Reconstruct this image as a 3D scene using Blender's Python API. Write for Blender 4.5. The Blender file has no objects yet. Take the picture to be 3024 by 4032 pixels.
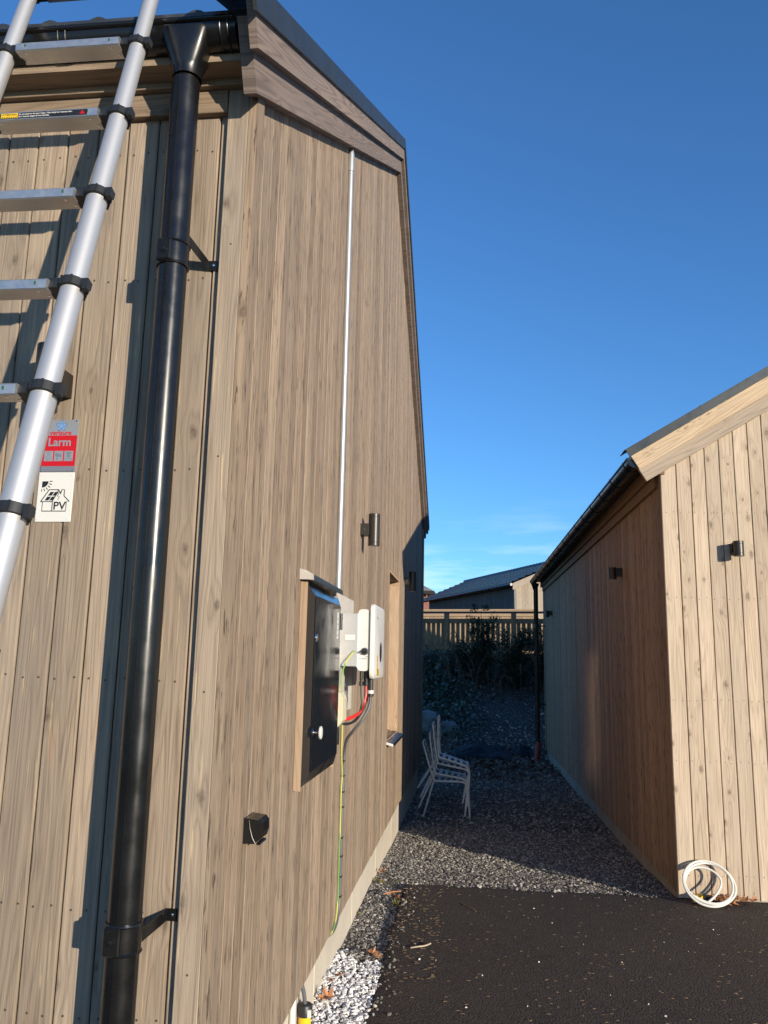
import bpy, math, random
import numpy as np
from math import sin, cos, tan, radians, pi, sqrt, atan2
from mathutils import Vector, Matrix, noise as mnoise

random.seed(7); RNG = np.random.default_rng(11)
sc = bpy.context.scene
COL = sc.collection

# ------------------------------------------------------------------ camera
F_PX, PPX, PPY = 3153.0, 1512.0, 2016.0        # focal length and centre in photo pixels (3024 x 4032)
CAM_H = 1.6
up_c = Vector((1859 - PPX, -15007 - PPY, F_PX)).normalized()          # zenith vanishing direction
vx = 350.0
vy = (F_PX**2 + (1859 - PPX) * vx) / (15007 + PPY)
fy_c = Vector((vx, vy, F_PX)).normalized()
rx_c = fy_c.cross(up_c)
RW = Matrix((rx_c, fy_c, up_c))                                       # world = RW @ cam (x right, y down, z forward)
cd = bpy.data.cameras.new("camera"); cam = bpy.data.objects.new("camera", cd); COL.objects.link(cam)
cr, cu, cb = RW @ Vector((1, 0, 0)), RW @ Vector((0, -1, 0)), RW @ Vector((0, 0, -1))
cam.matrix_world = Matrix(((cr.x, cu.x, cb.x, 0), (cr.y, cu.y, cb.y, 0), (cr.z, cu.z, cb.z, CAM_H), (0, 0, 0, 1)))
cd.sensor_fit = 'HORIZONTAL'; cd.sensor_width = 36.0; cd.lens = 36.0 * F_PX / 3024.0
cd.clip_start = 0.02; cd.clip_end = 2000
sc.camera = cam

# ------------------------------------------------------------------ sun, sky, exposure
SUN_T, SUN_EL = 1.09, radians(10.65)
Lh = sqrt(1 + SUN_T**2)
L = Vector((-1, SUN_T, -tan(SUN_EL) * Lh)).normalized()
sd = bpy.data.lights.new("sun", 'SUN'); so = bpy.data.objects.new("sun", sd); COL.objects.link(so)
sd.energy = 4.25; sd.angle = radians(0.5); sd.color = (1.0, 0.89, 0.73)
so.rotation_mode = 'QUATERNION'; so.rotation_quaternion = L.to_track_quat('-Z', 'Y'); so.location = (20, -22, 8)
w = bpy.data.worlds.new("World"); sc.world = w; w.use_nodes = True
wn = w.node_tree; wn.nodes.clear()
sky = wn.nodes.new('ShaderNodeTexSky'); sky.sky_type = 'NISHITA'; sky.sun_disc = False
sky.sun_elevation = SUN_EL; sky.sun_rotation = atan2(1, -SUN_T)
sky.altitude = 50; sky.air_density = 1.0; sky.dust_density = 0.0; sky.ozone_density = 5.0
bg = wn.nodes.new('ShaderNodeBackground'); bg.inputs['Strength'].default_value = 0.144
wo = wn.nodes.new('ShaderNodeOutputWorld')
# thin low clouds
tc = wn.nodes.new('ShaderNodeTexCoord'); mp = wn.nodes.new('ShaderNodeMapping'); mp.inputs['Scale'].default_value = (4, 4, 26)
nz = wn.nodes.new('ShaderNodeTexNoise'); nz.inputs['Scale'].default_value = 1.6; nz.inputs['Detail'].default_value = 6; nz.inputs['Roughness'].default_value = .6
mr = wn.nodes.new('ShaderNodeMapRange'); mr.inputs['From Min'].default_value = .5; mr.inputs['From Max'].default_value = .8; mr.inputs['To Max'].default_value = .5
sx = wn.nodes.new('ShaderNodeSeparateXYZ')
el = wn.nodes.new('ShaderNodeMapRange'); el.inputs['From Min'].default_value = .06; el.inputs['From Max'].default_value = .2; el.inputs['To Min'].default_value = 1; el.inputs['To Max'].default_value = 0
mu = wn.nodes.new('ShaderNodeMath'); mu.operation = 'MULTIPLY'
mx = wn.nodes.new('ShaderNodeMix'); mx.data_type = 'RGBA'; mx.inputs['B'].default_value = (7.5, 7.8, 8.2, 1)
l = wn.links.new
l(tc.outputs['Generated'], mp.inputs['Vector']); l(mp.outputs['Vector'], nz.inputs['Vector']); l(nz.outputs['Fac'], mr.inputs['Value'])
l(tc.outputs['Generated'], sx.inputs[0]); l(sx.outputs['Z'], el.inputs['Value'])
l(mr.outputs['Result'], mu.inputs[0]); l(el.outputs['Result'], mu.inputs[1]); l(mu.outputs[0], mx.inputs['Factor'])
hs = wn.nodes.new('ShaderNodeMix'); hs.data_type = 'RGBA'; hs.blend_type = 'MULTIPLY'; hs.inputs['Factor'].default_value = 1.0; hs.inputs['B'].default_value = (.84, 1.03, 1.15, 1); l(sky.outputs[0], hs.inputs['A']); l(hs.outputs['Result'], mx.inputs['A']); l(mx.outputs['Result'], bg.inputs['Color']); l(bg.outputs[0], wo.inputs[0])
sc.view_settings.view_transform = 'Standard'; sc.view_settings.look = 'None'
sc.view_settings.exposure = 0.5; sc.view_settings.gamma = 1.0
sc.cycles.use_denoising = True
sc.cycles.blur_glossy = 0.0
sc.cycles.max_bounces = 8

# ------------------------------------------------------------------ node helper and materials
class NT:
    def __init__(s, name):
        s.m = bpy.data.materials.new(name); s.m.use_nodes = True
        s.t = s.m.node_tree; s.t.nodes.clear()
        s.out = s.t.nodes.new('ShaderNodeOutputMaterial'); s.b = s.t.nodes.new('ShaderNodeBsdfPrincipled')
        s.t.links.new(s.b.outputs[0], s.out.inputs[0])
    def n(s, typ, ins=None, **kw):
        nd = s.t.nodes.new(typ)
        for k, v in kw.items(): setattr(nd, k, v)
        for k, v in (ins or {}).items(): s.set(nd.inputs[k], v)
        return nd
    def set(s, sock, v):
        if hasattr(v, 'is_linked') or isinstance(v, bpy.types.NodeSocket): s.t.links.new(v, sock)
        elif isinstance(v, (tuple, list)) and len(v) == 3 and sock.type == 'RGBA': sock.default_value = (*v, 1)
        else: sock.default_value = v
    def math(s, op, a, b=0.0, c=0.0, clamp=False):
        nd = s.n('ShaderNodeMath', {0: a, 1: b, 2: c}, operation=op); nd.use_clamp = clamp; return nd.outputs[0]
    def mix(s, f, a, b, mode='MIX'):
        nd = s.n('ShaderNodeMix', None, data_type='RGBA', blend_type=mode)
        s.set(nd.inputs['Factor'], f); s.set(nd.inputs['A'], a); s.set(nd.inputs['B'], b); return nd.outputs['Result']
    def rng(s, v, a, b, c=0.0, d=1.0):
        return s.n('ShaderNodeMapRange', {'Value': v, 'From Min': a, 'From Max': b, 'To Min': c, 'To Max': d}).outputs['Result']
    def noise(s, vec, scale=1.0, detail=2.0, rough=.5, dist=0.0):
        return s.n('ShaderNodeTexNoise', {'Vector': vec, 'Scale': scale, 'Detail': detail, 'Roughness': rough, 'Distortion': dist}).outputs['Fac']
    def obj(s): return s.n('ShaderNodeTexCoord').outputs['Object']
    def rand(s): return s.n('ShaderNodeObjectInfo').outputs['Random']
    def dot(s, a, v): return s.n('ShaderNodeVectorMath', {0: a, 1: Vector(v)}, operation='DOT_PRODUCT').outputs['Value']
    def vec(s, x, y, z=0.0): return s.n('ShaderNodeCombineXYZ', {0: x, 1: y, 2: z}).outputs[0]
    def bump(s, h, strength=.4, dist=.002):
        return s.n('ShaderNodeBump', {'Height': h, 'Strength': strength, 'Distance': dist}).outputs[0]
    def p(s, **kw):
        names = dict(color='Base Color', rough='Roughness', metal='Metallic', normal='Normal', spec='Specular IOR Level', trans='Transmission Weight', ior='IOR', coat='Coat Weight', sub='Subsurface Weight')
        for k, v in kw.items(): s.set(s.b.inputs[names[k]], v)
        return s.m

def wood(name, light, dark, knot, grey, va=(0, 0, 1), vc=(1, 1, 0), knots=1.0, rings=.25, specks=0.0, greyamt=.5, var=.16, rough=.78, orange=0.0, streak=.25):
    t = NT(name); P = t.obj(); r = t.rand()
    a = t.math('ADD', t.dot(P, va), t.math('MULTIPLY', r, 37.3)); c = t.math('ADD', t.dot(P, vc), t.math('MULTIPLY', r, 11.7))
    def V(sc_, sa): return t.vec(t.math('MULTIPLY', c, sc_), t.math('MULTIPLY', a, sa))
    vor = t.n('ShaderNodeTexVoronoi', {'Vector': V(6.2, 3.3), 'Scale': 1.0, 'Randomness': 1.0}, voronoi_dimensions='2D')
    d = vor.outputs['Distance']; gate = t.math('GREATER_THAN', t.n('ShaderNodeSeparateColor', {0: vor.outputs['Color']}).outputs[0], 1 - .62 * knots)
    wob = t.noise(V(34, 26), 1, 2)
    ksz = t.rng(t.n('ShaderNodeSeparateColor', {0: vor.outputs['Color']}).outputs[1], 0, 1, .45, 1.5)
    dk = t.math('DIVIDE', t.math('ADD', d, t.math('MULTIPLY', t.math('SUBTRACT', wob, .5), .12)), ksz)
    km = t.math('MULTIPLY', t.rng(dk, .02, .10, 1, 0), gate)
    km = t.math('MULTIPLY', km, t.rng(t.noise(V(90, 60), 1, 3), .3, .65, .35, 1))
    halo = t.math('MULTIPLY', t.rng(d, .04, .3, 1, 0), gate)
    n1 = t.noise(V(190, 3.4), 1, 5, .7); n2 = t.noise(V(7, .7), 1, 3); n4 = t.noise(V(300, 9), 1, 2)
    ct = t.math('ADD', t.noise(V(13, .55), 1, 1.5), t.math('MULTIPLY', halo, .07))
    ring = t.math('POWER', t.math('ABSOLUTE', t.math('SINE', t.math('MULTIPLY', ct, 46))), .7)
    n5 = t.noise(V(64, .6), 1, 3, .55)
    f = t.math('ADD', t.math('ADD', t.math('MULTIPLY', n1, .52), t.math('MULTIPLY', n2, .35)), t.math('MULTIPLY', n5, streak))
    f = t.math('ADD', f, t.math('MULTIPLY', t.math('SUBTRACT', ring, .6), rings))
    f = t.rng(f, .30 + .5 * streak - .02, .66 + .5 * streak)
    col = t.mix(f, dark, light)
    g = t.rng(t.noise(V(3.1, .9), 1, 4, .6), .38, .68, 0, greyamt)
    col = t.mix(g, col, grey)
    if orange > 0:
        og = t.rng(t.noise(V(16, .9), 1, 3, .5), .66, .74, 0, orange); col = t.mix(og, col, (.52, .27, .12))
        ye = t.rng(t.noise(V(70, 3.2), 1, 3, .55), .645, .69, 0, orange * .8); col = t.mix(ye, col, (.62, .48, .26))
    if specks > 0:
        sp = t.math('MAXIMUM', t.rng(t.noise(V(85, 7), 1, 3, .6), .575, .65, 0, specks), t.rng(t.noise(V(40, 3.2), 1, 2, .5), .62, .70, 0, specks * .7)); col = t.mix(sp, col, knot)
    col = t.mix(t.math('MULTIPLY', halo, .25), col, dark)
    col = t.mix(t.math('MULTIPLY', km, .8), col, knot)
    br = t.rng(t.math('FRACT', t.math('MULTIPLY', r, 7.77)), 0, 1, 1 - var, 1 + var * .7)
    col = t.mix(1.0, col, t.n('ShaderNodeCombineColor', {0: br, 1: br, 2: br}).outputs[0], 'MULTIPLY')
    h = t.math('ADD', t.math('MULTIPLY', n1, .7), t.math('MULTIPLY', ring, .25)); h = t.math('ADD', h, t.math('MULTIPLY', n4, .25))
    return t.p(color=col, rough=rough, spec=.25, normal=t.bump(h, .8, .0026))

def plain(name, color, rough=.5, metal=0.0, bumpy=0.0, bscale=200, var=0.0, vscale=8, spec=.5, coat=0.0):
    t = NT(name); c = color
    if var > 0:
        k = t.rng(t.noise(t.obj(), vscale, 4, .6), .3, .7, 1 - var, 1 + var)
        c = t.mix(1.0, color, t.n('ShaderNodeCombineColor', {0: k, 1: k, 2: k}).outputs[0], 'MULTIPLY')
        rough = t.rng(t.noise(t.obj(), vscale * 3, 4), .3, .7, max(.03, rough - .08), rough + .1)
    t.p(color=c, rough=rough, metal=metal, spec=spec, coat=coat)
    if bumpy > 0: t.p(normal=t.bump(t.noise(t.obj(), bscale, 3), bumpy, .002))
    return t.m

cosA, sinA = cos(math.atan(.6)), sin(math.atan(.6))
M = {}
M['front'] = wood('weathered_wood_front', (.47, .364, .262), (.20, .15, .108), (.08, .056, .041), (.27, .228, .182), knots=.9, greyamt=.6, orange=.6, streak=.35, rings=.14, var=.2)
M['gable'] = wood('weathered_wood_gable', (.475, .352, .243), (.185, .13, .088), (.065, .044, .03), (.255, .205, .155), knots=.35, specks=.8, greyamt=.55, var=.2, rings=.06, orange=.25, streak=.55)
M['barge'] = wood('bargeboard_wood', (.26, .20, .163), (.145, .108, .088), (.08, .06, .05), (.19, .16, .145), va=(0, cosA, sinA), vc=(0, -sinA, cosA), knots=.3, rings=.35)
M['eave'] = wood('eave_wood', (.34, .25, .17), (.19, .135, .09), (.10, .065, .05), (.25, .2, .15), va=(1, 0, 0), vc=(0, 1, 1), knots=.3)
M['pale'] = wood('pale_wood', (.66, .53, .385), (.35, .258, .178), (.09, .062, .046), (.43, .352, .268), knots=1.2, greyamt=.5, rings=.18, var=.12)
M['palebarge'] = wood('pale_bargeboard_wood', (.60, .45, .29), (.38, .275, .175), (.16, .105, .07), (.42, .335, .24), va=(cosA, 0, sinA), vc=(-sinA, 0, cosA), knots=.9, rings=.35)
M['side'] = wood('shaded_side_wood', (.50, .32, .195), (.22, .13, .078), (.06, .034, .022), (.30, .205, .14), knots=.5, specks=.9, var=.25, rings=.08, streak=.5)  # pale front wood again, with the side wall's shade put into its colour
M['palebarge2'] = wood('grey_bargeboard_wood', (.47, .37, .27), (.31, .24, .175), (.14, .10, .075), (.36, .305, .24), va=(cosA, 0, sinA), vc=(-sinA, 0, cosA), knots=.9, rings=.35)
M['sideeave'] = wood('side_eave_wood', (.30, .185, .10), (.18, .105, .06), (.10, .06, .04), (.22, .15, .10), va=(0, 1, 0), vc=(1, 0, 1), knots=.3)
M['jamb'] = wood('fresh_jamb_wood', (.52, .355, .22), (.34, .215, .13), (.18, .11, .07), (.40, .31, .22), knots=.8, greyamt=.5)
M['handrail'] = plain('shade_toned_handrail_wood', (.11, .075, .06), .7, var=.2)  # fence wood made much darker in colour so the sunlit handrail looks shaded
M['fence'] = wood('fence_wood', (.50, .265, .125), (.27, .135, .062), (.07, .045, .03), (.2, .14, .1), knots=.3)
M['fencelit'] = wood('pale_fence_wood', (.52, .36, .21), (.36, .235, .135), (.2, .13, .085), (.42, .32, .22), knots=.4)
M['farplank'] = wood('far_wood_shaded', (.13, .12, .115), (.075, .07, .07), (.05, .05, .05), (.11, .11, .12), knots=.2)  # far house boards with the side wall's shade put into the colour
M['farlit'] = wood('far_wood_sunlit', (.42, .34, .25), (.26, .205, .15), (.12, .095, .07), (.34, .29, .23), knots=1.0)  # same boards on the gable, sunlight put into a paler colour
M['black'] = plain('black_painted_metal', (.007, .007, .007), .27, var=.08, vscale=5, spec=.5)
M['blackdoor'] = plain('black_lacquered_steel', (.010, .010, .011), .13, var=.10, vscale=3, bumpy=.03, bscale=12)
M['matte'] = plain('black_plastic', (.02, .021, .02), .45, var=.2, bumpy=.1, bscale=300)
M['lamp'] = plain('dark_bronze_paint', (.045, .04, .034), .38, metal=.4, bumpy=.05, bscale=600)
M['alu'] = plain('brushed_aluminium', (.58, .57, .55), .5, metal=.65, bumpy=.12, bscale=350)
M['galv'] = plain('galvanised_steel', (.43, .44, .45), .45, metal=.6)
M['rung'] = plain('satin_aluminium', (.58, .57, .55), .42, metal=.85, var=.05, vscale=20)
M['chrome'] = plain('chrome', (.8, .8, .82), .12, metal=1.0)
M['flash'] = plain('dark_roof_metal', (.028, .033, .034), .42, var=.15, vscale=4)
M['fartile'] = plain('far_frosted_tile', (.075, .08, .09), .4, var=.3, vscale=3)
M['tile'] = plain('dark_roof_tile', (.035, .038, .045), .36, var=.3, vscale=9, bumpy=.2, bscale=60)
M['concrete'] = plain('plinth_render', (.50, .44, .35), .85, var=.12, vscale=3, bumpy=.25, bscale=90)
M['greyplinth'] = plain('grey_plinth_render', (.30, .26, .21), .85, var=.15, vscale=3, bumpy=.25, bscale=90)
M['concretejoint'] = plain('joint_strip', (.72, .66, .42), .7)
M['cement'] = plain('cement_board', (.50, .46, .40), .8, var=.12, vscale=6, bumpy=.15, bscale=150)
M['white'] = plain('white_plastic', (.63, .615, .575), .38, var=.04)
M['cream'] = plain('cream_plastic', (.64, .59, .41), .42, var=.03)
M['signwhite'] = plain('sign_white', (.66, .65, .60), .45)
M['signgrey'] = plain('sign_silver', (.30, .31, .33), .4, metal=.3)
M['signdark'] = plain('sign_dark_grey', (.16, .17, .2), .4)
M['signred'] = plain('sign_red', (.48, .008, .014), .45, spec=.3)
M['signblue'] = plain('sign_blue', (.16, .30, .55), .4)
M['signnavy'] = plain('sign_navy', (.03, .06, .16), .4)
M['ink'] = plain('black_ink', (.012, .012, .014), .5)
M['red'] = plain('red_cable', (.62, .03, .025), .4)
M['rubber'] = plain('black_rubber', (.018, .018, .018), .5)
M['greycable'] = plain('grey_cable', (.10, .10, .105), .5)
M['yellow'] = plain('yellow_plastic', (.80, .50, .015), .4, var=.06)
M['drain'] = plain('brown_red_drain_plastic', (.25, .035, .022), .4, var=.15)
M['amber'] = plain('amber_label', (.75, .42, .02), .45)
M['chair'] = plain('off_white_chair_paint', (.72, .68, .60), .42, var=.08, vscale=20)
M['slat'] = plain('grey_slat_paint', (.50, .52, .54), .45, var=.1)
M['hose'] = plain('white_hose', (.66, .64, .57), .4, var=.08, vscale=20)
M['tarp'] = plain('black_tarpaulin', (.008, .009, .011), .5, bumpy=.8, bscale=18, spec=.3)
M['nail'] = plain('nail_head', (.10, .085, .07), .5, metal=.4)
M['dark'] = plain('dark_backing', (.03, .024, .02), .9)
M['interior'] = plain('dark_room', (.02, .02, .022), .8)
M['rock'] = plain('grey_rock', (.20, .20, .19), .8, var=.35, vscale=5, bumpy=.6, bscale=14)
M['twig'] = plain('dry_twig', (.16, .11, .07), .8, var=.3, vscale=5)
M['straw'] = plain('straw_needle', (.30, .185, .09), .7, var=.4, vscale=9)
M['stick'] = plain('bleached_stick', (.45, .36, .25), .8, var=.2, vscale=30)
M['oak'] = plain('dry_oak_leaf', (.44, .20, .085), .65, var=.35, vscale=30, bumpy=.3, bscale=80)
M['trunk'] = plain('shrub_bark', (.06, .045, .035), .9, var=.3, vscale=20)

def tinted(name, c1, c2, c3=None, rough=.7, attr='tint', trans=0.0, fine=140):
    t = NT(name); a = t.n('ShaderNodeAttribute', None, attribute_name=attr).outputs['Fac']
    c = t.mix(a, c1, c2)
    if c3: c = t.mix(t.math('GREATER_THAN', t.math('FRACT', t.math('MULTIPLY', a, 13.7)), .82), c, c3)
    k = t.rng(t.noise(t.obj(), fine, 3), .3, .7, .8, 1.15)
    c = t.mix(1.0, c, t.n('ShaderNodeCombineColor', {0: k, 1: k, 2: k}).outputs[0], 'MULTIPLY')
    return t.p(color=c, rough=rough, spec=.3)
M['stone'] = tinted('grey_gravel_stone', (.095, .086, .075), (.32, .29, .25), (.46, .42, .36))
M['wstone'] = tinted('white_gravel_stone', (.66, .64, .6), (.92, .9, .86), (.34, .32, .3))
M['bit'] = tinted('white_pebble', (.6, .58, .54), (.85, .83, .78))
M['conifer'] = tinted('dark_conifer_leaf', (.012, .022, .010), (.035, .055, .022), (.05, .05, .025), .6)
M['cover'] = tinted('frosted_green_leaf', (.03, .055, .03), (.10, .15, .11), (.22, .26, .25), .6)
M['litter'] = tinted('leaf_litter', (.07, .04, .025), (.20, .12, .075), (.26, .22, .18), .75)
M['weed'] = tinted('small_weed', (.10, .13, .03), (.26, .24, .08), (.30, .17, .06), .7)

def mat_ground():
    t = NT('gravel_ground'); P = t.obj()
    v = t.n('ShaderNodeTexVoronoi', {'Vector': P, 'Scale': 62.0, 'Randomness': 1.0})
    g = t.n('ShaderNodeSeparateColor', {0: v.outputs['Color']}).outputs[0]
    col = t.mix(t.math('POWER', g, 2.2), (.045, .042, .038), (.27, .25, .22))
    col = t.mix(t.rng(v.outputs['Distance'], .45, .75), col, (.02, .018, .016))
    soil = t.rng(t.noise(P, 1.6, 5, .6), .48, .62)
    far = t.rng(t.dot(P, (0, 1, 0)), 18.6, 19.8)
    col = t.mix(t.math('MULTIPLY', soil, t.math('MAXIMUM', far, .15)), col, (.06, .042, .028))
    return t.p(color=col, rough=.9, spec=.2, normal=t.bump(t.math('SUBTRACT', 1.0, v.outputs['Distance']), .9, .01))
M['ground'] = mat_ground()

def mat_asphalt():
    t = NT('asphalt'); P = t.obj()
    v = t.n('ShaderNodeTexVoronoi', {'Vector': P, 'Scale': 95.0, 'Randomness': 1.0})
    v2 = t.n('ShaderNodeTexVoronoi', {'Vector': P, 'Scale': 210.0, 'Randomness': 1.0})
    g = t.n('ShaderNodeSeparateColor', {0: v.outputs['Color']}).outputs[0]
    col = t.mix(g, (.032, .025, .020), (.078, .060, .047))
    col = t.mix(t.rng(t.noise(P, 1.1, 6, .65), .4, .62, 0, .75), col, (.060, .047, .037))
    col = t.mix(t.rng(t.noise(P, 6.5, 5, .7), .52, .7, 0, .55), col, (.026, .021, .018))
    col = t.mix(t.math('MULTIPLY', t.rng(v2.outputs['Distance'], .5, .8), .6), col, (.016, .013, .011))
    sp = t.math('GREATER_THAN', t.n('ShaderNodeSeparateColor', {0: v2.outputs['Color']}).outputs[1], .985)
    col = t.mix(t.math('MULTIPLY', sp, t.rng(v2.outputs['Distance'], .2, .4, 1, 0)), col, (.33, .26, .18))
    h = t.math('ADD', t.rng(v.outputs['Distance'], 0, .7, 1, 0), t.math('MULTIPLY', t.noise(P, 260, 3), .6))
    h = t.math('ADD', h, t.math('MULTIPLY', t.noise(P, 38, 3), .7))
    return t.p(color=col, rough=.85, spec=.35, normal=t.bump(h, 1.0, .006))
M['asphalt'] = mat_asphalt()

def mat_brick():
    t = NT('red_brick'); P = t.obj()
    vec = t.vec(t.dot(P, (1, 1, 0)), t.dot(P, (0, 0, 1)))
    b = t.n('ShaderNodeTexBrick', {'Vector': vec, 'Color1': (.36, .085, .045), 'Color2': (.27, .06, .035), 'Mortar': (.3, .22, .17), 'Scale': 1.0, 'Mortar Size': .012, 'Brick Width': .25, 'Row Height': .075})
    return t.p(color=b.outputs['Color'], rough=.85)
M['brick'] = mat_brick()
def mat_glass():
    t = NT('window_pane'); return t.p(color=(.012, .014, .016), rough=.15, spec=1.0, ior=2.6)
M['glass'] = mat_glass()

# ------------------------------------------------------------------ mesh helpers
class MB:
    def __init__(s): s.v = []; s.f = []; s.sm = []
    def add(s, vs, fs, smooth=False):
        o = len(s.v); s.v += [tuple(p) for p in vs]; s.f += [tuple(i + o for i in q) for q in fs]; s.sm += [smooth] * len(fs); return s
    def box(s, x0, x1, y0, y1, z0, z1, bv=0.0):
        if bv <= 0:
            vs = [(x, y, z) for z in (z0, z1) for y in (y0, y1) for x in (x0, x1)]
            return s.add(vs, [(0, 2, 3, 1), (4, 5, 7, 6), (0, 1, 5, 4), (2, 6, 7, 3), (0, 4, 6, 2), (1, 3, 7, 5)])
        c = ((x0 + x1) / 2, (y0 + y1) / 2, (z0 + z1) / 2); h = ((x1 - x0) / 2, (y1 - y0) / 2, (z1 - z0) / 2)
        vs = []; idx = {}
        for sx_ in (-1, 1):
            for sy_ in (-1, 1):
                for sz_ in (-1, 1):
                    for ax in range(3):
                        p = [c[0] + sx_ * (h[0] - bv), c[1] + sy_ * (h[1] - bv), c[2] + sz_ * (h[2] - bv)]
                        p[ax] = c[ax] + (sx_, sy_, sz_)[ax] * h[ax]; idx[(sx_, sy_, sz_, ax)] = len(vs); vs.append(tuple(p))
        fs = []
        for ax in range(3):
            b_, c_ = (ax + 1) % 3, (ax + 2) % 3
            for sg in (-1, 1):
                q = []
                for (u, w_) in ((-1, -1), (1, -1), (1, 1), (-1, 1)):
                    k = [0, 0, 0]; k[ax] = sg; k[b_] = u; k[c_] = w_; q.append(idx[(*k, ax)])
                fs.append(tuple(q if sg > 0 else q[::-1]))
        for ax in range(3):                         # edge bevels, edges parallel to ax
            b_, c_ = (ax + 1) % 3, (ax + 2) % 3
            for u in (-1, 1):
                for w_ in (-1, 1):
                    def K(sg, face):
                        k = [0, 0, 0]; k[ax] = sg; k[b_] = u; k[c_] = w_; return idx[(*k, face)]
                    q = [K(-1, b_), K(1, b_), K(1, c_), K(-1, c_)]; fs.append(tuple(q if u * w_ < 0 else q[::-1]))
        for sx_ in (-1, 1):
            for sy_ in (-1, 1):
                for sz_ in (-1, 1):
                    q = [idx[(sx_, sy_, sz_, a)] for a in range(3)]; fs.append(tuple(q if sx_ * sy_ * sz_ > 0 else q[::-1]))
        return s.add(vs, fs)
    def prism(s, poly, axis, a0, a1):
        """extrude a 2-D polygon along an axis; poly in the two other axes (order x,y,z)"""
        n = len(poly); vs = []
        for a in (a0, a1):
            for (p, q) in poly:
                v = [p, q]; v.insert(axis, a); vs.append(tuple(v))
        fs = [tuple(range(n))[::-1], tuple(range(n, 2 * n))] + [(i, (i + 1) % n, n + (i + 1) % n, n + i) for i in range(n)]
        return s.add(vs, fs)
    def tube(s, pts, r, seg=10, cap=True, closed=False):
        pts = [Vector(p) for p in pts]; n = len(pts); rr = r if isinstance(r, (list, tuple)) else [r] * n
        vs = []; fs = []; prev = None
        for i, p in enumerate(pts):
            if closed: d = (pts[(i + 1) % n] - pts[i - 1])
            else: d = (pts[min(i + 1, n - 1)] - pts[max(i - 1, 0)])
            d.normalize()
            if prev is None:
                a = d.cross(Vector((0, 0, 1)) if abs(d.z) < .9 else Vector((1, 0, 0))).normalized()
            else:
                a = (prev - d * prev.dot(d)); a = a.normalized() if a.length > 1e-6 else d.orthogonal().normalized()
            prev = a; b = d.cross(a)
            for k in range(seg):
                t = 2 * pi * k / seg; vs.append(p + (a * cos(t) + b * sin(t)) * rr[i])
        m = n if closed else n - 1
        for i in range(m):
            j = (i + 1) % n
            for k in range(seg):
                fs.append((i * seg + k, i * seg + (k + 1) % seg, j * seg + (k + 1) % seg, j * seg + k))
        s.add(vs, fs, True)
        if cap and not closed:
            o = len(s.v) - len(vs); s.f += [tuple(o + k for k in range(seg))[::-1], tuple(o + (n - 1) * seg + k for k in range(seg))]; s.sm += [False, False]
        return s
    def lathe(s, c, axis, prof, seg=24):
        """prof: list of (h, r) along the axis from c"""
        ax = Vector(axis).normalized(); a = ax.orthogonal().normalized(); b = ax.cross(a); c = Vector(c); vs = []
        for (h, r) in prof:
            for k in range(seg):
                t = 2 * pi * k / seg; vs.append(c + ax * h + (a * cos(t) + b * sin(t)) * max(r, 1e-5))
        fs = []
        for i in range(len(prof) - 1):
            for k in range(seg): fs.append((i * seg + k, i * seg + (k + 1) % seg, (i + 1) * seg + (k + 1) % seg, (i + 1) * seg + k))
        s.add(vs, fs, True)
        o = len(s.v) - len(vs); n = len(prof)
        s.f += [tuple(o + k for k in range(seg))[::-1], tuple(o + (n - 1) * seg + k for k in range(seg))]; s.sm += [False, False]
        return s
    def build(s, name, mat, parent=None, off=(0, 0, 0), split=35):
        me = bpy.data.meshes.new(name)
        me.from_pydata([(p[0] - off[0], p[1] - off[1], p[2] - off[2]) for p in s.v], [], s.f)
        me.polygons.foreach_set('use_smooth', s.sm)
        if any(s.sm):
            me.set_sharp_from_angle(angle=radians(split))
        me.update()
        o = bpy.data.objects.new(name, me); COL.objects.link(o)
        me.materials.append(M[mat] if isinstance(mat, str) else mat)
        if parent is not None: o.parent = parent
        return o

def tag(o, label=None, cat=None, group=None, kind=None):
    if label: o['label'] = label
    if cat: o['category'] = cat
    if group: o['group'] = group
    if kind: o['kind'] = kind
    return o
def thing(name, loc, label, cat, group=None, rz=0.0):
    o = bpy.data.objects.new(name, None); COL.objects.link(o); o.location = loc; o.rotation_euler = (0, 0, rz); o.empty_display_size = .1
    return tag(o, label, cat, group)
def solo(mb, name, mat, base, label, cat, group=None):
    o = mb.build(name, mat, None, base); o.location = base; return tag(o, label, cat, group)
def arc(c, r, a0, a1, n, fn): return [fn(c, r, a0 + (a1 - a0) * i / n) for i in range(n + 1)]
def spline(pts, n=8):
    P = [Vector(p) for p in pts]; out = []
    for i in range(len(P) - 1):
        p0, p1, p2, p3 = P[max(i - 1, 0)], P[i], P[i + 1], P[min(i + 2, len(P) - 1)]
        for k in range(n):
            t = k / n; out.append(.5 * ((2 * p1) + (p2 - p0) * t + (2 * p0 - 5 * p1 + 4 * p2 - p3) * t * t + (3 * p1 - p0 - 3 * p2 + p3) * t**3))
    return out + [P[-1]]
def text_mesh(s, size, bold=0.0, shear=0.0, align='CENTER'):
    cu_ = bpy.data.curves.new('lettering', 'FONT'); cu_.body = s; cu_.size = size; cu_.align_x = align; cu_.align_y = 'CENTER'; cu_.offset = bold; cu_.shear = shear; cu_.resolution_u = 3
    o = bpy.data.objects.new('lettering', cu_); COL.objects.link(o); bpy.context.view_layer.update()
    me = bpy.data.meshes.new_from_object(o.evaluated_get(bpy.context.evaluated_depsgraph_get()))
    vs = [tuple(v.co) for v in me.vertices]; fs = [tuple(p.vertices) for p in me.polygons]
    bpy.data.objects.remove(o); bpy.data.curves.remove(cu_); bpy.data.meshes.remove(me)
    return vs, fs
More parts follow.
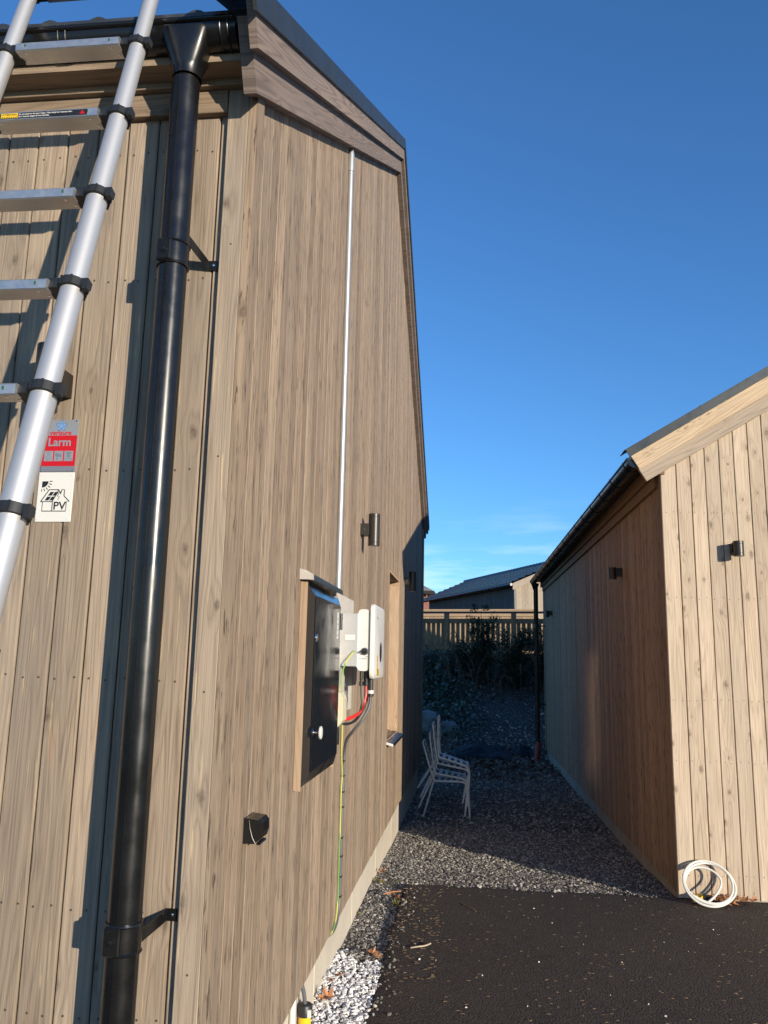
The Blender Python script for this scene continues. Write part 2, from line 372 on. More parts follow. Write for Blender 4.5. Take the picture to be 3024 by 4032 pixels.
def lettering(name, s, size, org, ux, uy, mat, parent, off, bold=0.0, shear=0.0, align='CENTER', wx=1.0):
    vs, fs = text_mesh(s, size, bold, shear, align); org, ux, uy = Vector(org), Vector(ux), Vector(uy)
    return MB().add([org + ux * (v[0] * wx) + uy * v[1] for v in vs], fs).build(name, mat, parent, off)

# ------------------------------------------------------------------ terrain
GY = [-200, 3.3, 4.80, 4.92, 6.2, 6.35, 8.0, 14.0, 15.5, 16.5, 17.5, 19.0, 20.4, 21.6, 24, 60, 400]
GZ = [-.05, -.012, -.012, -.036, -.042, -.045, -.108, -.14, -.19, -.06, .17, .82, 1.52, 1.72, 1.76, 1.9, 2.2]
def gz(x, y):
    z = np.interp(y, GY, GZ)
    return z
def gz1(x, y): return float(np.interp(y, GY, GZ))
def bumpz(x, y):
    return .012 * mnoise.noise(Vector((x * 2.1, y * 2.1, 0))) + .006 * mnoise.noise(Vector((x * 7, y * 7, 3)))
def build_ground():
    xs = np.unique(np.concatenate([np.linspace(-300, -8, 12), np.linspace(-8, -1, 15), np.arange(-1, 2.6, .09), np.linspace(2.6, 9, 14), np.linspace(9, 300, 12)]))
    ys = np.unique(np.concatenate([np.linspace(-200, 2, 14), np.arange(2, 9, .09), np.arange(9, 23, .2), np.linspace(23, 60, 16), np.linspace(60, 400, 8)]))
    X, Y = np.meshgrid(xs, ys); Zz = gz(X, Y)
    for i in range(len(ys)):
        for j in range(len(xs)):
            x, y = X[i, j], Y[i, j]
            if -1 < x < 9 and 6.35 < y < 24:
                Zz[i, j] += bumpz(x, y) + (.10 * mnoise.noise(Vector((x * .7, y * .7, 9))) if y > 17 else 0) * min(1, max(0, (y - 17)))
            if x > -.46 and y < 6.22: Zz[i, j] = -.06                    # sub-base under the asphalt
    n, m = len(ys), len(xs)
    vs = np.stack([X, Y, Zz], -1).reshape(-1, 3)
    fs = [(i * m + j, i * m + j + 1, (i + 1) * m + j + 1, (i + 1) * m + j) for i in range(n - 1) for j in range(m - 1)]
    b = MB(); b.add(vs.tolist(), fs, True); o = b.build('ground', 'ground', split=80); return tag(o, 'dark gravel ground running between the two buildings and up the bank', None, None, 'structure')
build_ground()

def asphalt():
    # sheet with an uneven broken edge on the gravel sides
    b = MB(); xs = np.concatenate([np.arange(-.48, 1.6, .05), np.linspace(1.6, 14, 26)]); ys = np.concatenate([np.linspace(-14, 3, 16), np.arange(3.05, 6.28, .05)])
    m, n = len(xs), len(ys); vs = []
    for j, y in enumerate(ys):
        for i, x in enumerate(xs):
            xx, yy, zz = x, y, .003 * mnoise.noise(Vector((x * 1.5, y * 1.5, 1)))
            if i == 0: xx += .028 * mnoise.noise(Vector((y * 3.1, 0, 5))) + .020 * mnoise.noise(Vector((y * 11, 2, 5)))
            if j == n - 1: yy += .035 * mnoise.noise(Vector((x * 2.7, 4, 5))) + .025 * mnoise.noise(Vector((x * 12, 2, 7)))
            if i == 0 or j == n - 1: zz -= .008
            vs.append((xx, yy, zz))
    fs = [(j * m + i, j * m + i + 1, (j + 1) * m + i + 1, (j + 1) * m + i) for j in range(n - 1) for i in range(m - 1)]
    b.add(vs, fs, True)
    for j in range(n - 1):                                    # skirts
        p, q = vs[j * m], vs[(j + 1) * m]; b.add([p, q, (q[0] - .012, q[1], -.07), (p[0] - .012, p[1], -.07)], [(0, 1, 2, 3)])
    for i in range(m - 1):
        p, q = vs[(n - 1) * m + i], vs[(n - 1) * m + i + 1]; b.add([p, q, (q[0], q[1] + .012, -.08), (p[0], p[1] + .012, -.08)], [(3, 2, 1, 0)])
    return tag(b.build('driveway', 'asphalt', split=60), 'dark asphalt driveway', None, None, 'structure')
asphalt()

ICO_V = np.array([(0, 1, 1.618), (0, -1, 1.618), (0, 1, -1.618), (0, -1, -1.618), (1, 1.618, 0), (-1, 1.618, 0), (1, -1.618, 0), (-1, -1.618, 0), (1.618, 0, 1), (-1.618, 0, 1), (1.618, 0, -1), (-1.618, 0, -1)]) / 1.902
ICO_F = np.array([(0, 1, 8), (0, 8, 4), (0, 4, 5), (0, 5, 9), (0, 9, 1), (1, 6, 8), (8, 6, 10), (8, 10, 4), (4, 10, 2), (4, 2, 5), (5, 2, 11), (5, 11, 9), (9, 11, 7), (9, 7, 1), (1, 7, 6), (3, 6, 7), (3, 7, 11), (3, 11, 2), (3, 2, 10), (3, 10, 6)])
def mesh_np(name, V, Fc, tint, mat, smooth=False):
    me = bpy.data.meshes.new(name); nv, nf, k = len(V), len(Fc), Fc.shape[1]
    me.vertices.add(nv); me.vertices.foreach_set('co', V.astype(np.float32).ravel())
    me.loops.add(nf * k); me.loops.foreach_set('vertex_index', Fc.astype(np.int32).ravel())
    me.polygons.add(nf); me.polygons.foreach_set('loop_start', (np.arange(nf) * k).astype(np.int32)); me.polygons.foreach_set('loop_total', np.full(nf, k, np.int32))
    me.polygons.foreach_set('use_smooth', np.full(nf, smooth))
    at = me.attributes.new('tint', 'FLOAT', 'POINT'); at.data.foreach_set('value', tint.astype(np.float32))
    me.update(calc_edges=True); me.validate()
    o = bpy.data.objects.new(name, me); COL.objects.link(o); me.materials.append(M[mat]); return o
def rotmats(n, flat=1.0):
    q = RNG.normal(size=(n, 4)); q /= np.linalg.norm(q, axis=1)[:, None]; a, b, c, d = q.T
    return np.stack([np.stack([1 - 2 * (c * c + d * d), 2 * (b * c - a * d), 2 * (b * d + a * c)], -1), np.stack([2 * (b * c + a * d), 1 - 2 * (b * b + d * d), 2 * (c * d - a * b)], -1), np.stack([2 * (b * d - a * c), 2 * (c * d + a * b), 1 - 2 * (b * b + c * c)], -1)], 1)
def stones(name, pts, rmin, rmax, mat, label, bias=2.0):
    n = len(pts); r = rmin + (rmax - rmin) * RNG.random(n)**1.6
    V = np.repeat(ICO_V[None], n, 0) * (1 + .28 * RNG.normal(size=(n, 12, 1)).clip(-1.3, 1.3)) * RNG.uniform(.6, 1.35, (n, 1, 3))
    V = np.einsum('nij,nkj->nki', rotmats(n), V) * r[:, None, None]; V[:, :, 2] *= .75
    V += pts[:, None, :]; V[:, :, 2] += (r * .25)[:, None]
    Fc = (ICO_F[None] + (np.arange(n) * 12)[:, None, None]).reshape(-1, 3); ti = np.repeat(RNG.random(n)**bias, 12)
    return tag(mesh_np(name, V.reshape(-1, 3), Fc, ti, mat), label, 'gravel', None, 'stuff')
def scatter(n, x0, x1, y0, y1, fn=None):
    P = np.stack([RNG.uniform(x0, x1, n), RNG.uniform(y0, y1, n)], -1)
    if fn is not None: P = P[fn(P)]
    Zz = np.array([gz1(x, y) + (bumpz(x, y) if 6.35 < y < 24 else 0) for x, y in P]); return np.column_stack([P, Zz])
edge = lambda P: (P[:, 1] < 4.78 + .12 * np.sin(P[:, 0] * 14) + .05 * np.sin(P[:, 0] * 43)) & (P[:, 0] < -.485)
stones('white_gravel', scatter(4200, -.77, -.46, 3.1, 4.9, edge), .0045, .0125, 'wstone', 'bright white pea gravel beside the plinth', 1.0)
nb = lambda P: ((P[:, 0] < -.50) | (P[:, 1] > 6.30)) & (P[:, 1] > 4.74 + .1 * np.sin(P[:, 0] * 14))
g1 = scatter(3400, -.77, -.49, 4.7, 6.45, nb); g2 = scatter(30000, -.77, 1.44, 6.28, 8.9); g3 = scatter(15000, -.77, 1.42, 8.9, 14.0); g4 = scatter(6000, -2.5, 2.6, 14.0, 18.8)
stones('grey_gravel', np.concatenate([g1, g2]), .0042, .0125, 'stone', 'sunlit and shaded grey crushed gravel beyond the asphalt')
stones('path_gravel', g3, .007, .018, 'stone', 'shaded grey gravel of the passage between the buildings')
stones('bank_gravel', g4, .014, .035, 'stone', 'shaded coarse gravel at the foot of the bank')

# ------------------------------------------------------------------ timber house on the left (A)
XA = -.7275; YF = 2.315; YC = 2.293; XC = -.7055; YB2 = 11.54; RIDGE = 6.92; OFFA = (-2.6, 6.9, 0)
house = thing('timber_house', OFFA, 'tall grey-brown timber clad house with black gutter and vertical boards, in full sun', 'house')
def zlow(y): return 3.371 + .6 * (min(y, 2 * RIDGE - y) - 2.207)           # underside of the lower bargeboard

def plank_mesh(u0, u1, z0, zt, face, t=.022, bev=.004, plane='y', sgn=-1, rnd=True):
    """vertical board between u0 and u1, outer face at 'face', looking along sgn of the plane axis"""
    dv = random.uniform(-.0008, .0008) if rnd else 0
    f = face + dv; bk = face - sgn * t
    prof = [(u0, bk), (u0, f - sgn * bev), (u0 + bev, f), (u1 - bev, f), (u1, f - sgn * bev), (u1, bk)]
    vs = []
    for (u, v) in prof:
        for z in (z0, zt(u) if callable(zt) else zt):
            vs.append((u, v, z) if plane == 'y' else (v, u, z))
    n = len(prof); fs = []
    for i in range(n):
        j = (i + 1) % n; fs.append((2 * i, 2 * j, 2 * j + 1, 2 * i + 1))
    fs += [tuple(2 * i for i in range(n)), tuple(2 * i + 1 for i in range(n))[::-1]]
    flip = (plane == 'y' and sgn < 0) or (plane == 'x' and sgn > 0)
    if flip: fs = [q[::-1] for q in fs]
    return MB().add(vs, fs)

fw = MB().box(-4.6, -.735, 2.338, 2.42, .2, 3.55).build('front_wall', 'dark', house, OFFA)
edges = [-.835 - .1067 * i for i in range(36)]
for i in range(35):
    u1, u0 = edges[i], edges[i + 1]
    plank_mesh(u0 + .0022, u1 - .0022, .205 + random.uniform(-.004, .004), 3.44, YF).build('plank', 'front', fw, OFFA)
plank_mesh(-.8328, -.8095 + .02, .205, 3.44, YF).build('plank', 'front', fw, OFFA)
plank_mesh(-.807, -.7345, .2, 3.47, YC, .0215, .003, rnd=False).build('corner_board', 'front', fw, OFFA)
nb_ = MB()
for i in range(14):
    for zr in (.62, .896, 1.532, 2.167, 2.796, 3.25):
        for du in (.028, .08):
            x = edges[i + 1] + du + random.uniform(-.006, .006); z = zr + random.uniform(-.006, .006)
            nb_.lathe((x, YF - .0012, z), (0, -1, 0), [(0, .0034), (.0012, .003)], 8)
for zr in (.75, 1.5, 2.2, 2.9): nb_.lathe((-.77, YC, zr), (0, -1, 0), [(0, .0034), (.001, .003)], 8)
tag(nb_.build('nail_heads', 'nail', fw, OFFA), kind='stuff')

# gable wall backing with the window opening
WY0, WY1, WZ0, WZ1 = 7.0, 7.955, .935, 2.39
gb = MB(); xb0, xb1 = XA - .10, XA - .023
def gpoly(y0, y1, z0, top=True, z1=None):
    if top:
        ys = sorted({y0, y1} | ({RIDGE} if y0 < RIDGE < y1 else set())); poly = [(y0, z0), (y1, z0)] + [(y, zlow(y) + .16) for y in reversed(ys)]
    else: poly = [(y0, z0), (y1, z0), (y1, z1), (y0, z1)]
    gb.prism(poly, 0, xb0, xb1)
gpoly(2.34, WY0 - .02, .2); gpoly(WY1 + .02, YB2 - .02, .2); gpoly(WY0 - .02, WY1 + .02, .2, False, WZ0 - .02); gpoly(WY0 - .02, WY1 + .02, WZ1 + .02)
gw = gb.build('gable_wall', 'dark', house, OFFA)
y = 2.467 - .1095; first = True
while y < YB2 - .03:
    y0, y1 = max(y, 2.372), min(y + .1095, YB2 - .02); zt = lambda u: zlow(u) + .1
    a0, a1 = y0 + .0014, y1 - .0014
    zb = .213 + random.uniform(-.003, .003)
    if a1 - a0 < .02: y += .1095; continue
    if a1 < WY0 or a0 > WY1: plank_mesh(a0, a1, zb, zt, XA, plane='x', sgn=1, bev=.0025).build('plank', 'gable', gw, OFFA)
    else:
        for (c0_, c1_) in ((a0, min(a1, WY0)), (max(a0, WY1), a1)):
            if c1_ - c0_ > .02: plank_mesh(c0_, c1_, zb, zt, XA, plane='x', sgn=1, bev=.002).build('plank', 'gable', gw, OFFA)
        c0_, c1_ = max(a0, WY0), min(a1, WY1)
        if c1_ - c0_ > .01:
            plank_mesh(c0_, c1_, zb, WZ0, XA, plane='x', sgn=1, bev=.003).build('plank', 'gable', gw, OFFA)
            plank_mesh(c0_, c1_, WZ1, zt, XA, plane='x', sgn=1, bev=.003).build('plank', 'gable', gw, OFFA)
    y += .1095
MB().prism([(YC, .195), (2.372, .195), (2.372, zlow(2.372) + .08), (YC, zlow(YC) + .08)], 0, -.7338, XC).build('corner_board', 'gable', gw, OFFA)
MB().prism([(YB2 - .1, .195), (YB2 + .03, .195), (YB2 + .03, zlow(YB2 + .03) + .08), (YB2 - .1, zlow(YB2 - .1) + .08)], 0, XA + .001, XC).build('corner_board', 'gable', gw, OFFA)

# plinth
pl = MB().box(-4.5, -.757, 2.345, 11.48, -.3, .225).build('plinth', 'concrete', house, OFFA)
for yj in (4.119, 5.347, 6.613, 7.827, 2.95, 9.1, 10.3):
    MB().box(-.758, -.7555, yj - .004, yj + .004, -.2, .222).build('joint_strip', 'concretejoint', pl, OFFA)

# roof
def slope_poly(tip, h, s0=0.0):
    """board along the front slope from its lower tip to the ridge, cut square at the eave"""
    y0, z0 = tip[0] - s0 * cosA, tip[1] - s0 * sinA
    zr = z0 + .6 * (RIDGE - y0)
    return [(y0, z0), (RIDGE, zr), (RIDGE, zr + h / cosA), (y0 - h * sinA, z0 + h * cosA)]
mir = lambda poly: [(2 * RIDGE - p, q) for (p, q) in poly][::-1]
rp = [(2.13, 3.562), (RIDGE, 3.562 + .6 * (RIDGE - 2.13)), (2 * RIDGE - 2.13, 3.562), (2 * RIDGE - 2.13 - .01, 3.602), (RIDGE, 3.612 + .6 * (RIDGE - 2.12)), (2.12, 3.602)]
roof = MB().prism(rp, 0, -4.8, XA + .043).build('roof', 'tile', house, OFFA)
rfr = MB().prism([(2.19, 3.48), (2.30, 3.48), (2.30, 3.66), (2.19, 3.594)], 0, -4.8, XA - .01).build('eave_board', 'eave', roof, OFFA)
for nm, tip, h, x0, x1, mt in (('lower_bargeboard', (2.207, 3.371), .215, XA + .0005, XA + .043, 'barge'), ('upper_bargeboard', (2.111, 3.451), .15, XA + .0435, XA + .070, 'barge')):
    P_ = slope_poly(tip, h); MB().prism(P_, 0, x0, x1).build(nm, mt, roof, OFFA); MB().prism(mir(P_), 0, x0, x1).build(nm, mt, roof, OFFA)
n0 = .094; tip = (2.111 - n0 * sinA, 3.451 + n0 * cosA)
P_ = slope_poly(tip, .082, .03)
MB().prism(P_, 0, XA + .0705, XA + .083).build('verge_flashing', 'flash', roof, OFFA); MB().prism(mir(P_), 0, XA + .0705, XA + .083).build('verge_flashing', 'flash', roof, OFFA)
tip2 = (tip[0] - .082 * sinA, tip[1] + .082 * cosA); P2 = slope_poly(tip2, .006, .03)
MB().prism(P2, 0, XA - .10, XA + .083).build('verge_flashing', 'flash', roof, OFFA); MB().prism(mir(P2), 0, XA - .10, XA + .083).build('verge_flashing', 'flash', roof, OFFA)
# wavy roof tiles of the lowest courses
def tile_mesh(x0, y0, z0, ln=.40, wd=.33):
    nx = 20; vs = []; fs = []
    for k, (dy, lift) in enumerate(((0, -.022), (0, 0), (ln, -.012))):
        for i in range(nx + 1):
            x = x0 + wd * i / nx; wv = .5 - .5 * cos(4 * pi * i / nx)
            vs.append((x, y0 + dy, z0 + dy * .6 + .034 * wv**1.3 + lift))
    for k in range(2):
        for i in range(nx): fs.append((k * (nx + 1) + i, k * (nx + 1) + i + 1, (k + 1) * (nx + 1) + i + 1, (k + 1) * (nx + 1) + i))
    return MB().add(vs, fs, True)
for r_ in range(3):
    for i in range(11):
        tile_mesh(-.80 - .33 * (i + 1), 2.15 + r_ * .31, 3.612 + r_ * .31 * .6 - .005).build('roof_tile', 'tile', roof, OFFA)
# boxed eave: stepped boards under the gutter
MB().box(-4.6, -.7345, 2.266, 2.34, 3.457, 3.55, .002).build('frieze_board', 'eave', fw, OFFA)
MB().box(-4.6, -.8085, 2.289, 2.3385, 3.374, 3.4565, .002).build('frieze_board', 'eave', fw, OFFA)
# gutter
GYc, GZt, GR = 2.178, 3.568, .0615
def gutter_mesh(x0, x1, axis=0, yc=GYc, zt=GZt, r=GR, end=True):
    b = MB(); n = 16
    out = [(yc + r * cos(pi + pi * i / n), zt + r * sin(pi + pi * i / n)) for i in range(n + 1)]
    inn = [(yc + (r - .003) * cos(2 * pi - pi * i / n), zt + (r - .003) * sin(2 * pi - pi * i / n)) for i in range(n + 1)]
    poly = out + inn
    vs = [(a, p, q) for a in (x0, x1) for (p, q) in poly]; m = len(poly)
    if axis == 1: vs = [(p, a, q) for a in (x0, x1) for (p, q) in poly]
    fs = [(i, (i + 1) % m, m + (i + 1) % m, m + i) for i in range(m)] + [tuple(range(m)), tuple(range(m, 2 * m))[::-1]]
    b.add(vs, fs, True)
    bead = (lambda a: (a, yc - r, zt + .006)) if axis == 0 else (lambda a: (yc - r, a, zt + .006))
    b.tube([bead(x0), bead(x1)], .010, 12)
    if end:
        for a in (x1,):
            disc = [(yc + r * 1.02 * cos(pi + pi * i / n), zt + r * 1.02 * sin(pi + pi * i / n)) for i in range(n + 1)]
            b.prism(disc, axis, a - .002, a + .005) if axis == 0 else b.prism(disc, 1, a - .002, a + .005)
    return b
gut = gutter_mesh(-4.7, -.745).build('gutter', 'black', house, OFFA)
for xs_ in (-.765, -.79, -1.30, -1.325, -1.95):
    n = 14; ring = [(xs_, GYc + (GR + .0015) * cos(pi * 1.0 + pi * i / n), GZt + (GR + .0015) * sin(pi + pi * i / n)) for i in range(n + 1)]
    MB().tube([(xs_, GYc - GR - .008, GZt + .014)] + ring + [(xs_, GYc + GR + .03, GZt + .02)], .0024, 6).build('gutter_bracket', 'black', gut, OFFA)
# downpipe with funnel, clamps
PX, PY, PR = -.910, 2.180, .0436
pipe = MB().tube([(PX, PY, .02), (PX, PY, 3.43)], PR, 40)
pipe.box(PX - .0035, PX - .0005, PY - PR - .0022, PY - PR + .001, .02, 3.38)                         # folded seam
pipe = pipe.build('downpipe', 'black', house, OFFA)
fn = MB(); n = 28
def ring(rx, ry, z, pw): 
    out = []
    for k in range(n):
        t = 2 * pi * k / n; c_, s_ = cos(t), sin(t); q = (abs(c_)**pw + abs(s_)**pw)**(-1 / pw); out.append((PX + .004 + rx * c_ * q, PY - .005 + ry * s_ * q, z))
    return out
R_ = [ring(.0462, .0462, 3.405, 2), ring(.0462, .0462, 3.432, 2), ring(.049, .049, 3.444, 2.4), ring(.079, .063, 3.545, 7), ring(.079, .063, 3.556, 7)]
vs = [p for r_ in R_ for p in r_]; fn.add(vs, [(i * n + k, i * n + (k + 1) % n, (i + 1) * n + (k + 1) % n, (i + 1) * n + k) for i in range(len(R_) - 1) for k in range(n)], True)
fn.build('funnel', 'black', pipe, OFFA, split=45)
for zc, zw in ((2.80, 2.845), (.875, .905)):
    cl = MB(); cl.lathe((PX, PY, zc - .038), (0, 0, 1), [(0, PR + .005), (.004, PR + .0065), (.008, PR + .003), (.068, PR + .003), (.072, PR + .0065), (.076, PR + .005)], 40)
    cl.box(PX - .034, PX + .012, PY - PR - .012, PY - PR + .012, zc - .035, zc + .035, .004)
    cl.lathe((PX - .012, PY - PR - .012, zc), (0, -1, 0), [(0, .014), (.002, .014), (.002, .009), (.005, .008), (.006, .004)], 16)
    c_ = cl.build('pipe_clamp', 'black', pipe, OFFA)
    zt_ = zw - .01
    arm = MB(); vs = []
    for (x, y_) in ((PX + .025, PY + .028), (-.845, YF - .004), (-.815, YF - .004)):
        for dz in (-.016, .016):
            z_ = zt_ + dz + (0 if x > -.86 else (-.035 if zc < 1 else .045)); vs += [(x, y_, z_), (x + .002, y_ - .004, z_)]
    arm.add(vs, [(0, 4, 6, 2), (1, 3, 7, 5), (0, 1, 5, 4), (2, 6, 7, 3), (4, 8, 10, 6), (5, 7, 11, 9), (4, 5, 9, 8), (6, 10, 11, 7), (8, 9, 11, 10)])
    arm.build('bracket_arm', 'black', pipe, OFFA)
    MB().lathe((-.827, YF - .0085, zt_), (0, -1, 0), [(0, .006), (.003, .005), (.004, .002)], 10).build('screw', 'chrome', pipe, OFFA)

# window in the gable wall
win = MB().box(XA - .16, XA - .105, WY0 - .02, WY0 + .045, WZ0 - .02, WZ1 + .02).box(XA - .16, XA - .105, WY1 - .045, WY1 + .02, WZ0 - .02, WZ1 + .02).box(XA - .16, XA - .105, WY0 + .045, WY1 - .045, WZ0 - .02, WZ0 + .05).box(XA - .16, XA - .105, WY0 + .045, WY1 - .045, WZ1 - .05, WZ1 + .02).build('window', 'matte', house, OFFA)
MB().box(XA - .125, XA - .117, WY0 + .044, WY1 - .044, WZ0 + .049, 1.68).build('pane', 'glass', win, OFFA); MB().box(XA - .125, XA - .117, WY0 + .044, WY1 - .044, 1.70, WZ1 - .049).build('pane', 'glass', win, OFFA)
MB().box(XA - .15, XA - .11, WY0 + .045, WY1 - .045, 1.68, 1.70).build('glazing_bar', 'matte', win, OFFA)
MB().box(XA - .6, XA - .162, WY0 - .1, WY1 + .1, WZ0 - .1, WZ1 + .1).build('dark_room', 'interior', win, OFFA)
MB().box(XA - .105, XA - .001, WY1 - .0215, WY1 - .002, WZ0, WZ1 - .001).build('jamb', 'jamb', win, OFFA)
MB().box(XA - .105, XA - .001, WY0 + .002, WY0 + .02, WZ0, WZ1 - .001).build('jamb', 'jamb', win, OFFA)
MB().box(XA - .105, XA - .001, WY0 + .0205, WY1 - .022, WZ1 - .02, WZ1 - .001).build('head_lining', 'jamb', win, OFFA)
sl = MB(); sy0, sy1 = WY0 - .03, WY1 + .02
sl.prism([(XA - .104, WZ0 + .012), (XA - .104, WZ0 + .016), (XA + .058, WZ0 - .03), (XA + .062, WZ0 - .052), (XA + .058, WZ0 - .052), (XA + .056, WZ0 - .034)], 1, sy0, sy1)
sl.build('sill', 'black', win, OFFA)
MB().prism([(XA + .001, WZ0 - .014), (XA + .060, WZ0 - .03), (XA + .060, WZ0 - .05), (XA + .001, WZ0 - .035)], 1, sy0 - .004, sy0 - .0005).build('sill_end', 'white', win, OFFA)

# ------------------------------------------------------------------ signs on the front wall
sg = thing('alarm_sign', (-1.29, YF, 2.158), 'red and silver alarm company sign screwed above the solar sign', 'sign')
so_ = (-1.29, YF, 2.158); x0, x1, zb_, zt_ = -1.3475, -1.235, 2.1595, 2.328; yS = YF - .0035
MB().box(x0, x1, yS, YF - .0005, zb_, zt_).build('plate', 'signgrey', sg, so_)
UX, UZ = (1, 0, 0), (0, 0, 1)
def quad(x0, x1, z0, z1, y, name, mat, parent, off):
    return MB().box(x0, x1, y - .0004, y + .0001, z0, z1).build(name, mat, parent, off)
quad(x0 + .001, x1 - .001, 2.177, 2.276, yS - .0001, 'red_panel', 'signred', sg, so_)
quad(x0 + .0005, x1 - .0005, 2.1605, 2.1765, yS - .0001, 'dark_panel', 'signdark', sg, so_)
cx = -1.2905; fl = [(cx + (.0135 + .0032 * cos(5 * t)) * sin(t), 2.3075 + (.0135 + .0032 * cos(5 * t)) * cos(t)) for t in [2 * pi * i / 60 for i in range(60)]]
MB().prism([(cx + (p - cx) * 1.1, 2.3075 + (q - 2.3075) * 1.1) for p, q in fl], 1, yS - .0004, yS).build('emblem', 'signnavy', sg, so_)
MB().prism(fl, 1, yS - .0008, yS).build('emblem', 'signblue', sg, so_)
rg = MB(); rg.tube([(cx + .0078 * cos(t), yS - .0008, 2.3075 + .0078 * sin(t)) for t in [2 * pi * i / 28 for i in range(28)]], .0006, 6, closed=True); rg.build('emblem', 'signnavy', sg, so_)
lettering('lettering', 'verisure', .0215, (-1.2915, yS - .0005, 2.2845), UX, UZ, 'signred', sg, so_, bold=.0005)
lettering('lettering', 'Larm', .037, (-1.292, yS - .0009, 2.2535), UX, UZ, 'signgrey', sg, so_, bold=.0009)
for k, xi in enumerate((-1.3245, -1.2915, -1.2585)):
    quad(xi - .0145, xi + .0145, 2.193, 2.226, yS - .0005, 'icon_tile', 'signgrey', sg, so_)
    ic = MB(); yy = yS - .0012
    if k == 0: ic.tube([(xi + a, yy, 2.2095 + b) for a, b in ((0, .0135), (.010, .010), (.0095, -.001), (.005, -.009), (0, -.0135), (-.005, -.009), (-.0095, -.001), (-.010, .010))], .0006, 5, closed=True).tube([(xi + a, yy, 2.2095 + b) for a, b in ((-.004, -.005), (-.004, .002), (0, .006), (.004, .002), (.004, -.005))], .0006, 5)
    elif k == 1: ic.prism([(xi - .012, 2.211), (xi + .009, 2.205), (xi + .011, 2.213), (xi - .010, 2.2205)], 1, yy, yS - .0003).box(xi - .006, xi - .002, yy, yS - .0003, 2.197, 2.209)
    else: ic.prism([(xi - .009, 2.2165), (xi + .009, 2.2165), (xi + .007, 2.222), (xi - .007, 2.222)], 1, yy, yS - .0003).prism([(xi - .006, 2.215), (xi + .006, 2.215), (xi + .004, 2.206), (xi - .004, 2.206)], 1, yy, yS - .0003).tube([(xi - .012, yy, 2.196), (xi - .009, yy, 2.201), (xi, yy, 2.2035), (xi + .009, yy, 2.201), (xi + .012, yy, 2.196)], .0006, 5)
    ic.build('icon', 'signdark', sg, so_)
for (a, b) in ((x1 - .006, zt_ - .005), (x0 + .005, zb_ + .004), (x1 - .006, zb_ + .004), (x0 + .005, zt_ - .005)):
    MB().lathe((a, yS, b), (0, -1, 0), [(0, .0035), (.0014, .003), (.002, .001)], 10).build('screw', 'chrome', sg, so_)
pv = thing('solar_sign', (-1.29, YF, 2.0), 'white sign with a black house drawing and the letters PV', 'sign')
so_ = (-1.29, YF, 2.0); X0, X1, Z0, Z1 = -1.3495, -1.2335, 2.0, 2.1575; W_, H_ = X1 - X0, Z1 - Z0
MB().box(X0, X1, yS, YF - .0005, Z0, Z1, .0008).build('plate', 'signwhite', pv, so_)
# drawing coordinates: fractions of the plate (u right, v up)
def uv(u, v): return (X0 + u * W_, yS - .0006, Z0 + v * H_)
def stroke(pts, r=.0014, closed=False): return MB().tube([uv(*p) for p in pts], r, 6, closed=closed)
sq = [(u, v) for u, v in ((.105, .40), (.29, .635), (.565, .635))]
stroke([(.12, .405), (.33, .645), (.60, .645), (.675, .56), (.675, .60), (.69, .645), (.765, .645), (.765, .52), (.925, .41), (.845, .405), (.845, .215), (.175, .215), (.175, .405), (.455, .405)]).build('house_drawing', 'ink', pv, so_)
stroke([(.455, .215), (.455, .405)]).build('house_drawing', 'ink', pv, so_); stroke([(.175, .405), (.12, .405)]).build('house_drawing', 'ink', pv, so_); stroke([(.60, .64), (.445, .405)]).build('house_drawing', 'ink', pv, so_)
stroke([(.625, .585), (.575, .51), (.635, .515), (.60, .44)], .0009).build('house_drawing', 'ink', pv, so_)
for (a, b) in ((.305, .525), (.435, .525), (.225, .43), (.355, .43)):
    MB().prism([uv(a, b)[::2], uv(a + .105, b)[::2], uv(a + .175, b + .075)[::2], uv(a + .07, b + .075)[::2]], 1, yS - .0007, yS).build('house_drawing', 'ink', pv, so_)
q0 = uv(.115, .815); MB().prism([(q0[0], q0[2])] + [(q0[0] + .020 * cos(t), q0[2] + .020 * sin(t)) for t in [-pi / 2 + (pi / 2) * i / 10 for i in range(11)]], 1, yS - .0007, yS).build('sun_drawing', 'ink', pv, so_)
for k in range(6):
    t = -pi / 2 + (pi / 2) * k / 5; MB().tube([(q0[0] + rr * cos(t), yS - .0006, q0[2] + rr * sin(t)) for rr in (.0245, .033)], .0013, 5).build('sun_drawing', 'ink', pv, so_)
lettering('lettering', 'PV', .035, (uv(.655, .315)[0], yS - .0006, uv(.655, .315)[2]), UX, UZ, 'ink', pv, so_, wx=1.05, bold=.0006)
for (a, b) in ((.08, .94), (.92, .94), (.08, .05), (.92, .05)): MB().lathe((uv(a, b)[0], yS, uv(a, b)[2]), (0, -1, 0), [(0, .0032), (.001, .0028)], 10).build('screw', 'white', pv, so_)

